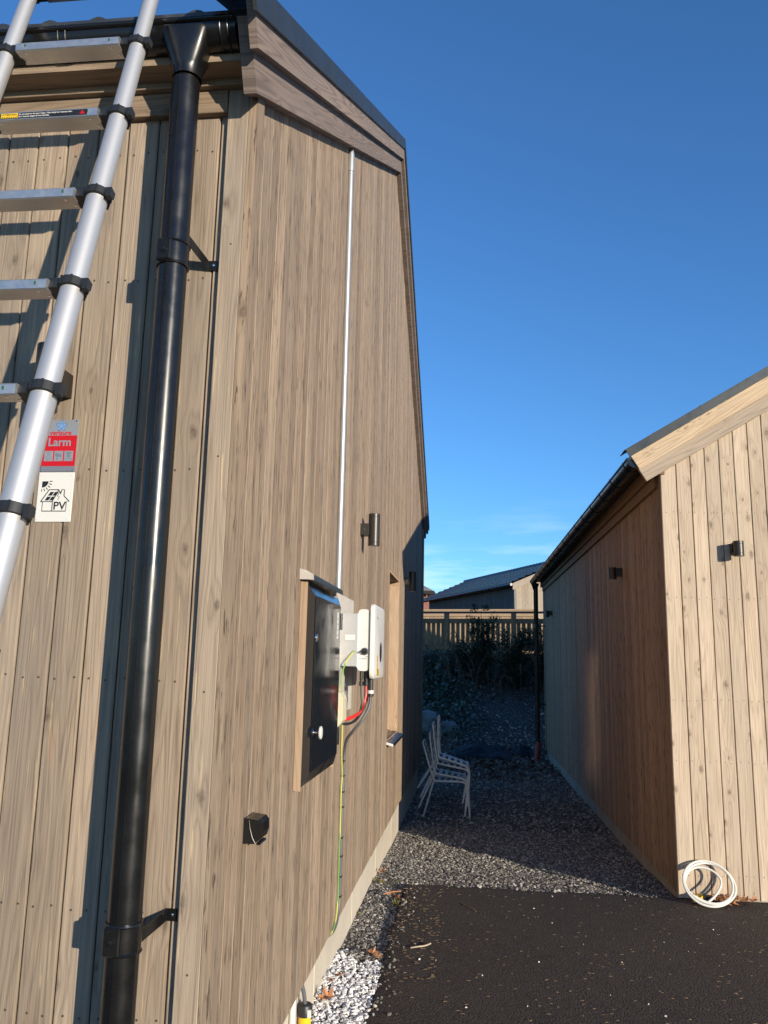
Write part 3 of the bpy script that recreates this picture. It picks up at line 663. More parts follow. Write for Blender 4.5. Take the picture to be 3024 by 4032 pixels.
# ------------------------------------------------------------------ wall lamps
def lamp(loc, out, long, label, group):
    """loc: point on the wall at the bracket centre; out: unit vector away from the wall"""
    o = Vector(out); s = Vector((-o.y, o.x, 0)); b0 = Vector(loc); d = .086
    t = thing('wall_lamp', loc, label, 'lamp', group)
    def bx(mb, u0, u1, w0, w1, z0, z1):
        vs = [b0 + o * a + s * b + Vector((0, 0, z)) for z in (z0, z1) for b in (w0, w1) for a in (u0, u1)]
        mb.add(vs, [(0, 2, 3, 1), (4, 5, 7, 6), (0, 1, 5, 4), (2, 6, 7, 3), (0, 4, 6, 2), (1, 3, 7, 5)]); return mb
    bx(MB(), .0, .058, -.038, .038, -.038, .038).build('bracket', 'lamp', t, loc)
    if long: z0, z1 = -.105, .105
    else: z0, z1 = -.068, .045
    c = b0 + o * d; r = .0375
    MB().lathe(c + Vector((0, 0, z0)), (0, 0, 1), [(0, r - .001), (.001, r), (.020, r), (.0212, r - .0012), (.0224, r)] + [((z1 - z0) - .0224, r), ((z1 - z0) - .0212, r - .0012), ((z1 - z0) - .020, r), ((z1 - z0) - .001, r), ((z1 - z0), r - .001)], 36).build('lamp_body', 'lamp', t, loc)
    MB().lathe(c + Vector((0, 0, z0)), (0, 0, -1), [(0, r - .006), (.0012, r - .007)], 24).build('lens', 'white', t, loc)
    MB().lathe(b0 + o * .03 + s * (.038 if o.y == 0 and o.x > 0 else .038) * (-1), -s, [(0, .004), (.0015, .003)], 8).build('screw', 'chrome', t, loc)
    return t
lamp((XA, 5.13, 2.436), (1, 0, 0), True, 'dark up-and-down wall lamp on the sunlit gable above the white inverter', 'cylinder wall lamps')
lamp((XA, 8.55, 2.436), (1, 0, 0), True, 'dark up-and-down wall lamp on the gable, in shade past the window', 'cylinder wall lamps')
lamp((-1.307, YF, 2.436), (0, -1, 0), True, 'dark up-and-down wall lamp on the front wall behind the ladder', 'cylinder wall lamps')

# ------------------------------------------------------------------ conduit on the gable
cz0, cz1 = 1.955, 4.56; cx_, cy_ = XA + .014, 4.215
cond = thing('metal_conduit', (cx_, cy_, cz0), 'bright galvanised conduit running up the gable wall from the black cabinet', 'conduit'); co = (cx_, cy_, cz0)
MB().tube([(cx_, cy_, cz0), (cx_, cy_, cz1 - .12)], .0165, 20).build('pipe', 'galv', cond, co)
MB().tube([(cx_, cy_, cz1 - .14), (cx_, cy_, cz1 - .03), (cx_ - .006, cy_, cz1), (cx_ - .02, cy_, cz1 + .02)], .0195, 20).build('top_sleeve', 'galv', cond, co)
for zc in (2.55, 3.17, 3.84, 4.40): MB().lathe((cx_, cy_, zc), (0, 0, 1), [(0, .0178), (.014, .0178)], 20).build('clip', 'galv', cond, co)

# ------------------------------------------------------------------ black meter cabinet
cab = thing('meter_cabinet', (XA, 3.73, 1.08), 'black lacquered electricity cabinet set in the gable wall', 'cabinet'); co = (XA, 3.73, 1.08)
cy0, cy1, cz0, cz1 = 3.352, 4.125, 1.085, 1.912; xf = XA + .031; xd = XA + .057
MB().box(XA + .0005, xf - .0005, cy0 - .008, cy0 - .0005, 1.07, 1.925).build('wood_trim', 'jamb', cab, co)
MB().box(XA + .0005, xf - .001, cy1 + .001, cy1 + .009, 1.07, 1.925).build('wood_trim', 'jamb', cab, co)
MB().box(XA + .0005, xf, cy0, cy1, cz0, cz1, .002).build('casing', 'matte', cab, co)
dy0, dy1, dz0, dz1 = cy0 + .052, cy1 - .052, cz0 + .05, cz1 - .042
vs = [(xf + .0005, cy0, cz0), (xf + .0005, cy1, cz0), (xf + .0005, cy1, cz1), (xf + .0005, cy0, cz1), (xd - .004, dy0, dz0), (xd - .004, dy1, dz0), (xd - .004, dy1, dz1), (xd - .004, dy0, dz1)]
MB().add(vs, [(0, 1, 5, 4), (1, 2, 6, 5), (2, 3, 7, 6), (3, 0, 4, 7), (4, 5, 6, 7)]).build('door_frame', 'blackdoor', cab, co)
MB().box(xd - .0035, xd, dy0 + .004, dy1 - .004, dz0 + .004, dz1 - .004, .0015).build('door', 'blackdoor', cab, co)
for zc in (1.79, 1.225): MB().tube([(xd - .002, cy1 - .040, zc - .042), (xd - .002, cy1 - .040, zc + .042)], .0095, 16).lathe((xd - .002, cy1 - .040, zc - .0015), (0, 0, 1), [(0, .0102), (.003, .0102)], 16).build('hinge', 'black', cab, co)
MB().lathe((xd, 3.435, 1.69), (1, 0, 0), [(0, .017), (.005, .016), (.007, .011), (.008, .005)], 20).build('lock', 'chrome', cab, co)
MB().lathe((xd, 3.435, 1.295), (1, 0, 0), [(0, .015), (.004, .015), (.006, .007), (.024, .007), (.028, .009)], 24).build('knob_stem', 'chrome', cab, co)
MB().lathe((xd + .028, 3.435, 1.295), (1, 0, 0), [(0, .020), (.002, .0265), (.008, .027), (.011, .022)], 28).build('knob', 'white', cab, co)
MB().box(xd, xd + .0006, 3.965, 4.005, 1.70, 1.83).build('paper_label', 'signwhite', cab, co)
lk = MB()
for k in range(4): lk.box(xd + .0007, xd + .0011, 3.972, 3.995 - .004 * (k % 2), 1.715 + .027 * k, 1.721 + .027 * k)
lk.build('label_print', 'signdark', cab, co)
cp = MB().prism([(XA + .0005, 1.975), (XA + .03, 1.968), (XA + .056, 1.953), (XA + .056, 1.928), (XA + .03, 1.930), (XA + .0005, 1.930)], 1, 3.315, 3.345).build('cap_end', 'cement', cab, co)
MB().prism([(XA + .0005, 1.975), (XA + .03, 1.968), (XA + .048, 1.955), (XA + .050, 1.932), (XA + .046, 1.932), (XA + .03, 1.958), (XA + .0005, 1.926)], 1, 3.346, 4.16).build('cap_flashing', 'flash', cab, co)
for k in range(6): MB().lathe((XA + .0495, 3.44 + .125 * k, 1.942), (1, 0, 0), [(0, .0035), (.0015, .003)], 8).build('screw', 'chrome', cab, co)

# cement board, inverter and its cables
cb_ = MB().box(XA + .0005, XA + .009, 4.16, 4.835, 1.315, 1.95).build('mounting_board', 'cement', None, (XA, 4.5, 1.315)); cb_.location = (XA, 4.5, 1.315)
tag(cb_, 'pale cement board screwed to the gable behind the white inverter', 'board')
inv = thing('solar_inverter', (XA, 4.65, 1.49), 'white wall-mounted solar inverter with black rotary switch and oval window', 'inverter'); co = (XA, 4.65, 1.49)
MB().box(XA + .0095, XA + .0965, 4.398, 4.402, 1.565, 1.85).box(XA + .0095, XA + .0125, 4.402, 4.88, 1.565, 1.85).box(XA + .094, XA + .0975, 4.4025, 4.90, 1.56, 1.852).build('mounting_rail', 'alu', inv, co)
MB().box(XA + .028, XA + .085, 4.3955, 4.3978, 1.705, 1.735, .001).build('bracket_tab', 'white', inv, co)
def rbox(mb, x0, x1, y0, y1, z0, z1, r, axis, n=5):
    """box whose outline is rounded in the plane across 'axis'"""
    a0, a1, b0, b1 = ((y0, y1, z0, z1), (x0, x1, z0, z1), (x0, x1, y0, y1))[axis]; poly = []
    for (ca, cb2, t0) in ((a1 - r, b1 - r, 0), (a0 + r, b1 - r, pi / 2), (a0 + r, b0 + r, pi), (a1 - r, b0 + r, 1.5 * pi)):
        for i in range(n + 1):
            t = t0 + pi / 2 * i / n; poly.append((ca + r * cos(t), cb2 + r * sin(t)))
    e0, e1 = ((x0, x1), (y0, y1), (z0, z1))[axis]; return mb.prism(poly, axis, e0, e1)
rbox(MB(), XA + .098, XA + .161, 4.42, 4.90, 1.54, 1.876, .021, 1).build('body', 'white', inv, co)
MB().box(XA + .1615, XA + .1665, 4.45, 4.87, 1.52, 1.885).build('gap', 'signdark', inv, co)
pm = MB(); 
def plate_ring(x, ins): 
    r = .042; y0, y1, z0, z1 = 4.405 + ins, 4.90 - ins, 1.497 + ins, 1.906 - ins; out = []
    for (cy2, cz2, t0) in ((y1 - r, z1 - r, 0), (y0 + r, z1 - r, pi / 2), (y0 + r, z0 + r, pi), (y1 - r, z0 + r, 1.5 * pi)):
        for i in range(7): t = t0 + pi / 2 * i / 6; out.append((x, cy2 + r * cos(t), cz2 + r * sin(t)))
    return out
RR = [plate_ring(XA + .1667, .004), plate_ring(XA + .1677, .001), plate_ring(XA + .183, 0), plate_ring(XA + .188, .002), plate_ring(XA + .191, .008)]
n = len(RR[0]); pm.add([p for r_ in RR for p in r_], [(i * n + k, i * n + (k + 1) % n, (i + 1) * n + (k + 1) % n, (i + 1) * n + k) for i in range(4) for k in range(n)] + [tuple(range(n))[::-1], tuple(range(4 * n, 5 * n))], True)
pm.build('front_cover', 'white', inv, co, split=50)
xo = XA + .1912
MB().prism([(4.725 + .050 * cos(t), 1.645 + .058 * sin(t)) for t in [2 * pi * i / 32 for i in range(32)]], 0, xo, xo + .0008).build('status_window', 'ink', inv, co)
MB().box(xo, xo + .0005, 4.545, 4.585, 1.512, 1.628).box(xo, xo + .0005, 4.5855, 4.645, 1.512, 1.553).build('warning_label', 'amber', inv, co)
wl = MB()
for k in range(7): wl.box(xo + .0006, xo + .001, 4.552, 4.570, 1.518 + .0155 * k, 1.523 + .0155 * k + .003 * (k % 2))
for k in range(3): wl.box(xo + .0006, xo + .001, 4.592, 4.638, 1.518 + .012 * k, 1.523 + .012 * k)
wl.build('label_print', 'ink', inv, co)
lg = MB(); lg.tube([(xo + .0004, 4.50, 1.845), (xo + .0004, 4.515, 1.832), (xo + .0004, 4.53, 1.838), (xo + .0004, 4.545, 1.828), (xo + .0004, 4.565, 1.84), (xo + .0004, 4.59, 1.828)], .0009, 5); lg.build('maker_logo', 'signgrey', inv, co)
swy = 4.42
MB().lathe((XA + .138, swy, 1.646), (0, -1, 0), [(0, .021), (.004, .0205), (.006, .018)], 28).build('switch_base', 'signdark', inv, co)
MB().lathe((XA + .138, swy - .006, 1.646), (0, -1, 0), [(0, .017), (.012, .0155), (.014, .013)], 24).box(XA + .122, XA + .154, swy - .034, swy - .02, 1.642, 1.650, .002).build('switch_knob', 'matte', inv, co)
MB().prism([(XA + .102, 1.640), (XA + .118, 1.642), (XA + .118, 1.648), (XA + .102, 1.646)], 1, swy - .003, swy).build('switch_pointer', 'signgrey', inv, co)
lettering('lettering', 'DC SWITCH', .0085, (XA + .1285, swy - .0006, 1.606), (1, 0, 0), (0, 0, 1), 'signgrey', inv, co, bold=.0002)
lettering('lettering', 'OFF', .0075, (XA + .148, swy - .0006, 1.617), (1, 0, 0), (0, 0, 1), 'signgrey', inv, co, bold=.0002)
for k, (dx, yk) in enumerate(((.117, 4.455), (.132, 4.50), (.146, 4.455), (.146, 4.53))):
    MB().lathe((XA + dx, yk, 1.5395), (0, 0, -1), [(0, .0095), (.045, .0095), (.047, .0075), (.055, .0075), (.056, .011), (.078, .011), (.080, .007)], 14).build('connector', 'matte', inv, co)
MB().lathe((XA + .165, 4.50, 1.498), (0, 0, -1), [(0, .0145), (.06, .0145), (.062, .012), (.066, .0175), (.095, .0175), (.097, .012)], 18).build('connector', 'matte', inv, co)
MB().lathe((XA + .165, 4.50, 1.436), (0, 0, -1), [(0, .0178), (.018, .0178)], 18).build('connector_ring', 'white', inv, co)

jb = thing('junction_box', (XA, 4.21, 1.262), 'small cream plastic junction box between the black cabinet and the inverter', 'junction box'); co = (XA, 4.21, 1.262)
MB().prism([(XA + .0095, 1.262), (XA + .042, 1.262), (XA + .066, 1.292), (XA + .066, 1.402), (XA + .048, 1.432), (XA + .0095, 1.432)], 1, 4.165, 4.29).build('box_body', 'cream', jb, co)
MB().prism([(XA + .0098, 1.268), (XA + .040, 1.268), (XA + .062, 1.296), (XA + .062, 1.400), (XA + .046, 1.426), (XA + .0098, 1.426)], 1, 4.162, 4.1648).build('box_lid', 'cream', jb, co)

def cable(name, pts, r, mat, label, seg=8, n=8):
    P_ = spline(pts, n); return solo(MB().tube(P_, r, seg), name, mat, tuple(P_[-1]), label, 'cable')
for k, (a, b) in enumerate(((.146, 4.455), (.146, 4.53))):
    cable('solar_cable', [(XA + a, b, 1.462), (XA + a, b, 1.41 - .01 * k), (XA + a - .008, b - .01, 1.365), (XA + .115, 4.47, 1.318 + .006 * k), (XA + .09, 4.38, 1.294 + .01 * k), (XA + .062, 4.30, 1.287 + .008 * k), (XA + .05, 4.27, 1.292 + .008 * k)], .0052, 'red', ('red solar cable looping from the inverter into the cream junction box', 'second red solar cable bundled beside the black ones under the inverter')[k])
for k, (a, b) in enumerate(((.117, 4.455), (.132, 4.50))):
    cable('solar_cable', [(XA + a, b, 1.462), (XA + a + .002, b, 1.41), (XA + a + .006, b, 1.365 - .012 * k), (XA + .105, 4.45, 1.30 - .014 * k), (XA + .085, 4.36, 1.273 - .006 * k), (XA + .062, 4.29, 1.270 - .006 * k), (XA + .045, 4.262, 1.272)], .0042, 'rubber', ('thin black solar cable hanging from the inverter to the cream junction box', 'thin black solar cable looping lowest into the cream junction box')[k])
cable('power_cable', [(XA + .165, 4.50, 1.40), (XA + .163, 4.498, 1.36), (XA + .148, 4.485, 1.315), (XA + .115, 4.47, 1.262), (XA + .075, 4.48, 1.215), (XA + .035, 4.53, 1.165), (XA + .016, 4.585, 1.105), (XA + .012, 4.598, 1.04), (XA + .010, 4.60, .86), (XA + .010, 4.592, .62), (XA + .010, 4.592, .38), (XA + .010, 4.583, .30), (XA + .008, 4.54, .235), (XA + .002, 4.46, .205), (XA - .015, 4.40, .198)], .0085, 'greycable', 'thick dark cable curving from the inverter down the gable wall', 10)
te = NT('earth_wire'); Pz = te.obj(); te.p(color=te.mix(te.math('GREATER_THAN', te.math('FRACT', te.math('MULTIPLY', te.math('ADD', te.dot(Pz, (0, .35, 1)), te.dot(Pz, (6, 6, 0))), 1.2)), .52), (.50, .50, .10), (.17, .34, .08)), rough=.42); M['earth'] = te.m
cable('earth_cable', [(XA + .085, 4.393, 1.648), (XA + .072, 4.386, 1.632), (XA + .045, 4.372, 1.59), (XA + .026, 4.352, 1.52), (XA + .02, 4.345, 1.44), (XA + .018, 4.36, 1.36), (XA + .014, 4.44, 1.32), (XA + .012, 4.505, 1.27), (XA + .010, 4.515, 1.12), (XA + .010, 4.55, 1.0), (XA + .010, 4.56, .96), (XA + .010, 4.542, .88), (XA + .010, 4.545, .75), (XA + .010, 4.535, .5), (XA + .010, 4.535, .34), (XA + .009, 4.495, .255), (XA + .004, 4.42, .215), (XA - .012, 4.37, .205)], .0042, 'earth', 'yellow-green earth wire running down the gable wall to the plinth', 8)
for k, zc in enumerate((1.045, .965, .88, .80, .64, .545, .44, .34)):
    o_ = MB().box(XA + .0005, XA + .0195, 4.572, 4.612, zc - .0035, zc + .0035, .001).build('cable_clip', 'matte', None, (XA, 4.57, zc)); o_.location = (XA, 4.57, zc)
    tag(o_, 'small black clip holding the cable pair to the gable boards', 'clip', 'cable clips below the inverter')

# outdoor socket on the gable
sk = thing('outdoor_socket', (XA, 2.68, 1.02), 'black outdoor power socket on the gable boards near the house corner', 'socket'); co = (XA, 2.68, 1.02)
prof = [(XA + .0003, 1.018), (XA + .036, 1.018), (XA + .05, 1.030), (XA + .056, 1.05), (XA + .054, 1.078), (XA + .046, 1.090), (XA + .0003, 1.0955)]
MB().prism(prof, 1, 2.632, 2.736).build('housing', 'black', sk, co)
MB().prism([(XA + .018, 1.0905), (XA + .047, 1.0885), (XA + .0555, 1.078), (XA + .0575, 1.05), (XA + .0515, 1.029), (XA + .040, 1.0215), (XA + .030, 1.04), (XA + .021, 1.07)], 1, 2.629, 2.739).build('lid', 'black', sk, co)
MB().tube([(XA + .018, 2.6285, 1.0905), (XA + .022, 2.6285, 1.066), (XA + .031, 2.6285, 1.038), (XA + .041, 2.6285, 1.021)], .0011, 6).build('lid_edge', 'black', sk, co)
MB().box(XA + .040, XA + .053, 2.645, 2.725, 1.012, 1.020, .002).build('latch', 'black', sk, co)

# yellow duct, cable and white conduit at the plinth
dt = thing('cable_duct', (-.722, 3.74, 0), 'yellow corrugated cable duct with black cap standing in white gravel', 'duct'); co = (-.722, 3.74, 0)
MB().lathe((-.722, 3.74, -.06), (0, 0, 1), [(.0085 * i, .0265 + (.0022 if i % 2 else 0)) for i in range(20)], 24).build('duct_tube', 'yellow', dt, co)
MB().lathe((-.722, 3.74, .085), (0, 0, 1), [(0, .030), (.002, .0315), (.042, .0315), (.047, .028), (.048, .012)], 28).build('cap', 'matte', dt, co)
MB().box(-.7055, -.6902, 3.712, 3.722, .088, .118).build('cap_label', 'white', dt, co)
MB().tube(spline([(-.722, 3.74, .12), (-.727, 3.735, .17), (-.738, 3.728, .215), (-.745, 3.722, .26)]), .009, 12).build('entry_cable', 'greycable', dt, co)
wc = solo(MB().lathe((-.742, 3.575, -.05), (0, 0, 1), [(.0045 * i, .0125 + (.0014 if i % 2 else 0)) for i in range(64)], 16), 'corrugated_conduit', 'white', (-.742, 3.575, -.03), 'thin white corrugated conduit against the plinth beside the yellow duct', 'conduit')

# ------------------------------------------------------------------ telescopic ladder
KL = 1.04
def lp(i):
    p = Vector((-0.96038613, 1.93706578, 3.32829847)) + Vector((0.00977772, -0.26928238, -0.96301163)) * .30 * i
    return Vector((p.x * KL, p.y * KL, CAM_H + (p.z - CAM_H) * KL))
U = (lp(1) - lp(0)).normalized(); LW = .417
Nf = Vector((1, 0, 0)); Nf = (Nf - U * Nf.dot(U)).normalized(); Nb = U.cross(Nf)          # Nb points away from/into the wall
if Nb.y < 0: Nb = -Nb
base_i = (lp(0).z - 0.0) / (lp(0).z - lp(1).z)
lb = lp(base_i); lbase = (lb.x - LW / 2, lb.y, 0.0)
lad = thing('telescopic_ladder', lbase, 'aluminium telescopic ladder with black collars leaning on the black gutter', 'ladder')
rads = [.0205, .0225, .0245, .0265, .0280, .0292, .0308, .0325, .0345, .0360, .0375, .039, .040, .041]
def frame_box(mb, c, hx, hy, hz, ax=Nf, ay=Nb, az=-U, bv=0):
    vs = [c + ax * (sx_ * hx) + ay * (sy_ * hy) + az * (sz_ * hz) for sz_ in (-1, 1) for sy_ in (-1, 1) for sx_ in (-1, 1)]
    return mb.add(vs, [(0, 2, 3, 1), (4, 5, 7, 6), (0, 1, 5, 4), (2, 6, 7, 3), (0, 4, 6, 2), (1, 3, 7, 5)])
for side in (0, -LW):
    off_ = Vector((side, 0, 0))
    for i in range(-2, int(base_i) + 1):
        a = lp(i) + off_; b = lp(min(i + 1, base_i)) + off_; r = rads[min(i + 2, len(rads) - 1)]
        MB().tube([a, b], r, 28).build('tube', 'alu', lad, lbase)
        c = MB(); rr = r + .0065
        c.lathe(a - U * .014, U, [(0, rr - .004), (.002, rr), (.026, rr), (.028, rr - .003)], 28)
        for k in range(8):
            t = 2 * pi * k / 8 + .3; q = a + (Nf * cos(t) + Nb * sin(t)) * (rr + .0003); frame_box(c, q, .0022, .0022, .0125)
        sgn = 1 if side == 0 else -1
        frame_box(c, a + Nf * (sgn * (rr + .003)) - Nb * .010, .009, .012, .011); frame_box(c, a + Nf * (sgn * (rr + .008)) - Nb * .016 + U * .012, .007, .008, .010)
        frame_box(c, a - Nf * (sgn * (rr + .005)), .014, .022, .015)
        c.build('collar', 'matte', lad, lbase)
for i in range(-2, int(base_i) + 1):
    a = lp(i); r = rads[min(i + 2, 13)] + .022; xl, xr = a.x - LW + r, a.x - r
    prof = [(-.034, -.0135), (-.034, .0085), (-.030, .0125), (.030, .0125), (.034, .0085), (.030, -.0125), (-.030, -.0165)]
    # cross section in the horizontal (y) and vertical (z) direction
    MB().prism([(a.y + p, a.z + q) for p, q in prof], 0, xl, xr).build('rung', 'rung', lad, lbase)
    for sd_ in (0, 1):
        for k, (dx, dy) in enumerate(((.028, -.019), (.016, .012))):
            x = (xl + dx) if sd_ == 0 else (xr - dx)
            zz = a.z - .0165 + (dy + .030) / .06 * .004
            MB().lathe((x, a.y + dy, zz), (0, .06, -1), [(0, .0042), (.0012, .0038), (.002, .002)], 10).build('rivet', 'chrome', lad, lbase)
        xg = (xl + .030) if sd_ == 0 else (xr - .030)
        MB().box(xg - .0028, xg + .0028, a.y - .0346, a.y - .0338, a.z - .004, a.z + .005).build('lock_window', plain('green_lock_mark', (.03, .10, .05), .5) if 'gl' not in M else M['gl'], lad, lbase)
        if 'gl' not in M: M['gl'] = bpy.data.materials['green_lock_mark']
# warning sticker on the second rung below the eave
a = lp(1); yS2 = a.y - .0345; zc = a.z - .0025; xr_ = a.x - .078
MB().box(xr_ - .258, xr_, yS2 - .0003, yS2 + .0003, zc - .0088, zc + .0088).build('sticker', 'ink', lad, lbase)
MB().box(xr_ - .2555, xr_ - .206, yS2 - .0007, yS2 - .0003, zc - .0076, zc + .0076).build('sticker', 'yellow', lad, lbase)
lettering('lettering', 'ATTENTION', .0078, (xr_ - .2305, yS2 - .0010, zc + .0025), (1, 0, 0), (0, 0, 1), 'ink', lad, lbase, bold=.0002)
hz = MB()
for k in range(7): hz.prism([(xr_ - .2540 + .0068 * k, zc - .0074), (xr_ - .2510 + .0068 * k, zc - .0074), (xr_ - .2480 + .0068 * k, zc - .0032), (xr_ - .2510 + .0068 * k, zc - .0032)], 1, yS2 - .0010, yS2 - .0006)
hz.build('hazard_stripes', 'ink', lad, lbase)
lettering('lettering', 'Do not stand on the top 3 steps. / Ikke stå på de 3 øverste trinn.', .0066, (xr_ - .2035, yS2 - .0006, zc + .0036), (1, 0, 0), (0, 0, 1), 'signwhite', lad, lbase, bold=.00015, align='LEFT', wx=.92)
lettering('lettering', 'De 3 øverste stegen får inte beträdas.', .0066, (xr_ - .2035, yS2 - .0006, zc - .0038), (1, 0, 0), (0, 0, 1), 'signwhite', lad, lbase, bold=.00015, align='LEFT', wx=.92)
MB().prism([(xr_ - .022, zc - .006), (xr_ - .006, zc - .006), (xr_ - .014, zc + .007)], 1, yS2 - .0008, yS2 - .0003).build('warning_triangle', 'signred', lad, lbase)

# ------------------------------------------------------------------ timber outbuilding on the right (B), in its own frame
TB = radians(.49); OB = (1.4346, 6.2, 0); BW, BL = 7.0, 9.52; BR = 3.5  # unseen width and ridge enlarged so the roof shades the fence
out = thing('timber_outbuilding', OB, 'low timber outbuilding with pale sunlit gable front and shaded side wall', 'outbuilding', None, TB)
def zB(x): return 2.991 + .6 * (min(x, BW - x) + .11)
fwB = MB().prism([(.03, .02), (BW - .03, .02), (BW - .03, zB(BW - .03) + .1), (BR, zB(BR) + .1), (.03, zB(.03) + .1)], 1, .0235, .09).build('front_wall', 'dark', out)
ed = [.0] + [.116 + .1082 * i for i in range(64)]
for i in range(64):
    u0, u1 = ed[i], min(ed[i + 1], BW)
    if u1 - u0 < .03: break
    plank_mesh(u0 + (.0 if i == 0 else .0028), u1 - .0028, .012 + random.uniform(-.006, .006), lambda u: zB(u) + .06, 0, .023, .003).build('plank', 'pale', fwB)
nbB = MB()
for i in range(18):
    for zr in (.16, .93, 1.36, 2.1, 2.75):
        for du in (.026, .080):
            nbB.lathe((ed[i] + du + random.uniform(-.008, .008), -.0005, zr + random.uniform(-.008, .008)), (0, -1, 0), [(0, .0034), (.0012, .003)], 7)
tag(nbB.build('nail_heads', 'nail', fwB), kind='stuff')
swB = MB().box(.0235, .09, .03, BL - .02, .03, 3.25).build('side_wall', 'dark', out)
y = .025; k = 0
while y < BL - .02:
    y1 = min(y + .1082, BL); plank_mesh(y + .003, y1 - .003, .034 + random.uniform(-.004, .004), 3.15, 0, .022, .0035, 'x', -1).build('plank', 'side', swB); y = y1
MB().box(-.008, .02, BL + .001, BL + .03, .03, 3.15).build('corner_board', 'jamb', swB)
MB().prism([(.03, .02), (BW - .03, .02), (BW - .03, zB(BW - .03) + .1), (BR, zB(BR) + .1), (.03, zB(.03) + .1)], 1, BL - .10, BL - .021).build('rear_wall', 'farplank', out)
MB().box(BW - .10, BW - .03, .10, BL - .11, .02, 3.2).build('far_side_wall', 'farplank', out)
plB = MB().box(.026, BW - .03, .03, BL - .02, -.35, .06).build('plinth', 'greyplinth', out)
for yj in (1.25, 2.45, 3.7, 4.9, 6.1, 7.3): MB().box(.0245, .027, yj - .003, yj + .003, -.3, .058).build('joint_strip', 'concrete', plB)
MB().box(-.028, .03, .09, BL - .05, 2.965, 3.0475, .002).build('frieze_board', 'sideeave', swB)
MB().box(-.055, .03, -.012, BL + .05, 3.048, 3.16, .002).build('frieze_board', 'sideeave', swB)
# roof
tx, tz = -.11, 2.991
def bpoly(n0, h, s0=0.0):
    x0, z0 = tx - n0 * sinA - s0 * cosA, tz + n0 * cosA - s0 * sinA; zr = z0 + .6 * (BR - x0)
    return [(x0, z0), (BR, zr), (BR, zr + h / cosA), (x0 - h * sinA, z0 + h * cosA)]
mirB = lambda P_: [(2 * BR - p, q) for p, q in P_][::-1]
xr0 = -.205; zr0 = 3.165
rfB = MB().prism([(xr0, zr0), (BR, zr0 + .6 * (BR - xr0)), (2 * BR - xr0, zr0), (2 * BR - xr0 + .01, zr0 + .045), (BR, zr0 + .05 + .6 * (BR - xr0)), (xr0 - .01, zr0 + .045)], 1, -.012, BL + .06).build('roof', 'tile', out)
for nm, n0_, h, a0, a1 in (('lower_bargeboard', 0, .16, -.033, -.0005), ('upper_bargeboard', .105, .125, -.052, -.0335)):
    P_ = bpoly(n0_, h); mt_ = 'palebarge2' if n0_ == 0 else 'palebarge'; MB().prism(P_, 1, a0, a1).build(nm, mt_, rfB); MB().prism(mirB(P_), 1, a0, a1).build(nm, mt_, rfB)
P_ = bpoly(.222, .062, .012); MB().prism(P_, 1, -.066, -.0525).build('verge_flashing', 'flash', rfB); MB().prism(mirB(P_), 1, -.066, -.0525).build('verge_flashing', 'flash', rfB)
P_ = bpoly(.2845, .005, .02); MB().prism(P_, 1, -.066, .12).build('verge_flashing', 'flash', rfB); MB().prism(mirB(P_), 1, -.066, .12).build('verge_flashing', 'flash', rfB)
for k in range(7): 
    s_ = .25 + .42 * k; xq = tx - .292 * sinA + s_ * cosA; zq = tz + .292 * cosA + s_ * sinA
    MB().lathe((xq, -.03, zq - .002), (-sinA, 0, cosA), [(0, .006), (.004, .005), (.007, .002)], 8).build('screw', 'flash', rfB)
for k in range(27):
    y0 = .02 + .35 * k; nx = 12; vs = []; fs = []
    for (dx, lift) in ((0, -.02), (0, 0), (.36, -.01)):
        for i in range(nx + 1):
            wv = .5 - .5 * cos(4 * pi * i / nx); vs.append((xr0 - .008 + dx, y0 + .35 * i / nx, zr0 + .022 + dx * .6 + .024 * wv + lift - .012))
    for q in range(2):
        for i in range(nx): fs.append((q * (nx + 1) + i, (q + 1) * (nx + 1) + i, (q + 1) * (nx + 1) + i + 1, q * (nx + 1) + i + 1))
    MB().add(vs, fs, True).build('roof_tile', 'tile', rfB)
gB = gutter_mesh(-.03, BL + .02, 1, -.19, 3.158, .0615, False)
disc = [(-.19 + .063 * cos(pi + pi * i / 16), 3.158 + .063 * sin(pi + pi * i / 16)) for i in range(17)]
gB.prism(disc, 1, -.034, -.029).prism(disc, 1, BL + .016, BL + .022)
gBo = gB.build('gutter', 'black', out)
for k in range(17):
    ys_ = .12 + .58 * k; rg_ = [(-.19 + .0635 * cos(pi + pi * i / 12), ys_, 3.158 + .0635 * sin(pi + pi * i / 12)) for i in range(13)]
    MB().tube([(-.262, ys_, 3.172)] + rg_ + [(-.10, ys_, 3.18)], .0035, 6).build('gutter_bracket', 'black', gBo)
MB().box(-.215, -.0555, -.011, BL + .05, 3.150, 3.1595).build('eave_shadow_board', 'matte', rfB)  # black board standing in for the shadow between gutter and frieze
pbx, pby = -.16, 9.36
pB = MB().tube([(pbx - .02, pby, 3.09), (pbx, pby, 3.02), (pbx, pby, .13)], [.05, .044, .044], 24).build('downpipe', 'black', out)
MB().lathe((pbx - .01, pby, 2.985), (0, 0, 1), [(0, .045), (.03, .05), (.11, .075), (.12, .076)], 20).build('funnel', 'black', pB)
for zc in (2.30, .85): MB().lathe((pbx, pby, zc - .03), (0, 0, 1), [(0, .048), (.06, .048)], 20).box(pbx + .03, .0, pby - .01, pby + .01, zc - .012, zc + .012).build('pipe_clamp', 'black', pB)
dr = MB().tube([(pbx + .012, pby, .17), (pbx - .006, pby - .01, .02), (pbx - .055, pby - .03, -.30)], .054, 24).lathe((pbx + .010, pby, .12), (.1, 0, 1), [(0, .060), (.05, .060)], 24).lathe((pbx - .045, pby - .025, -.235), (.15, .06, 1), [(0, .062), (.03, .062)], 24)
dr = dr.build('drain_pipe', 'drain', pB)

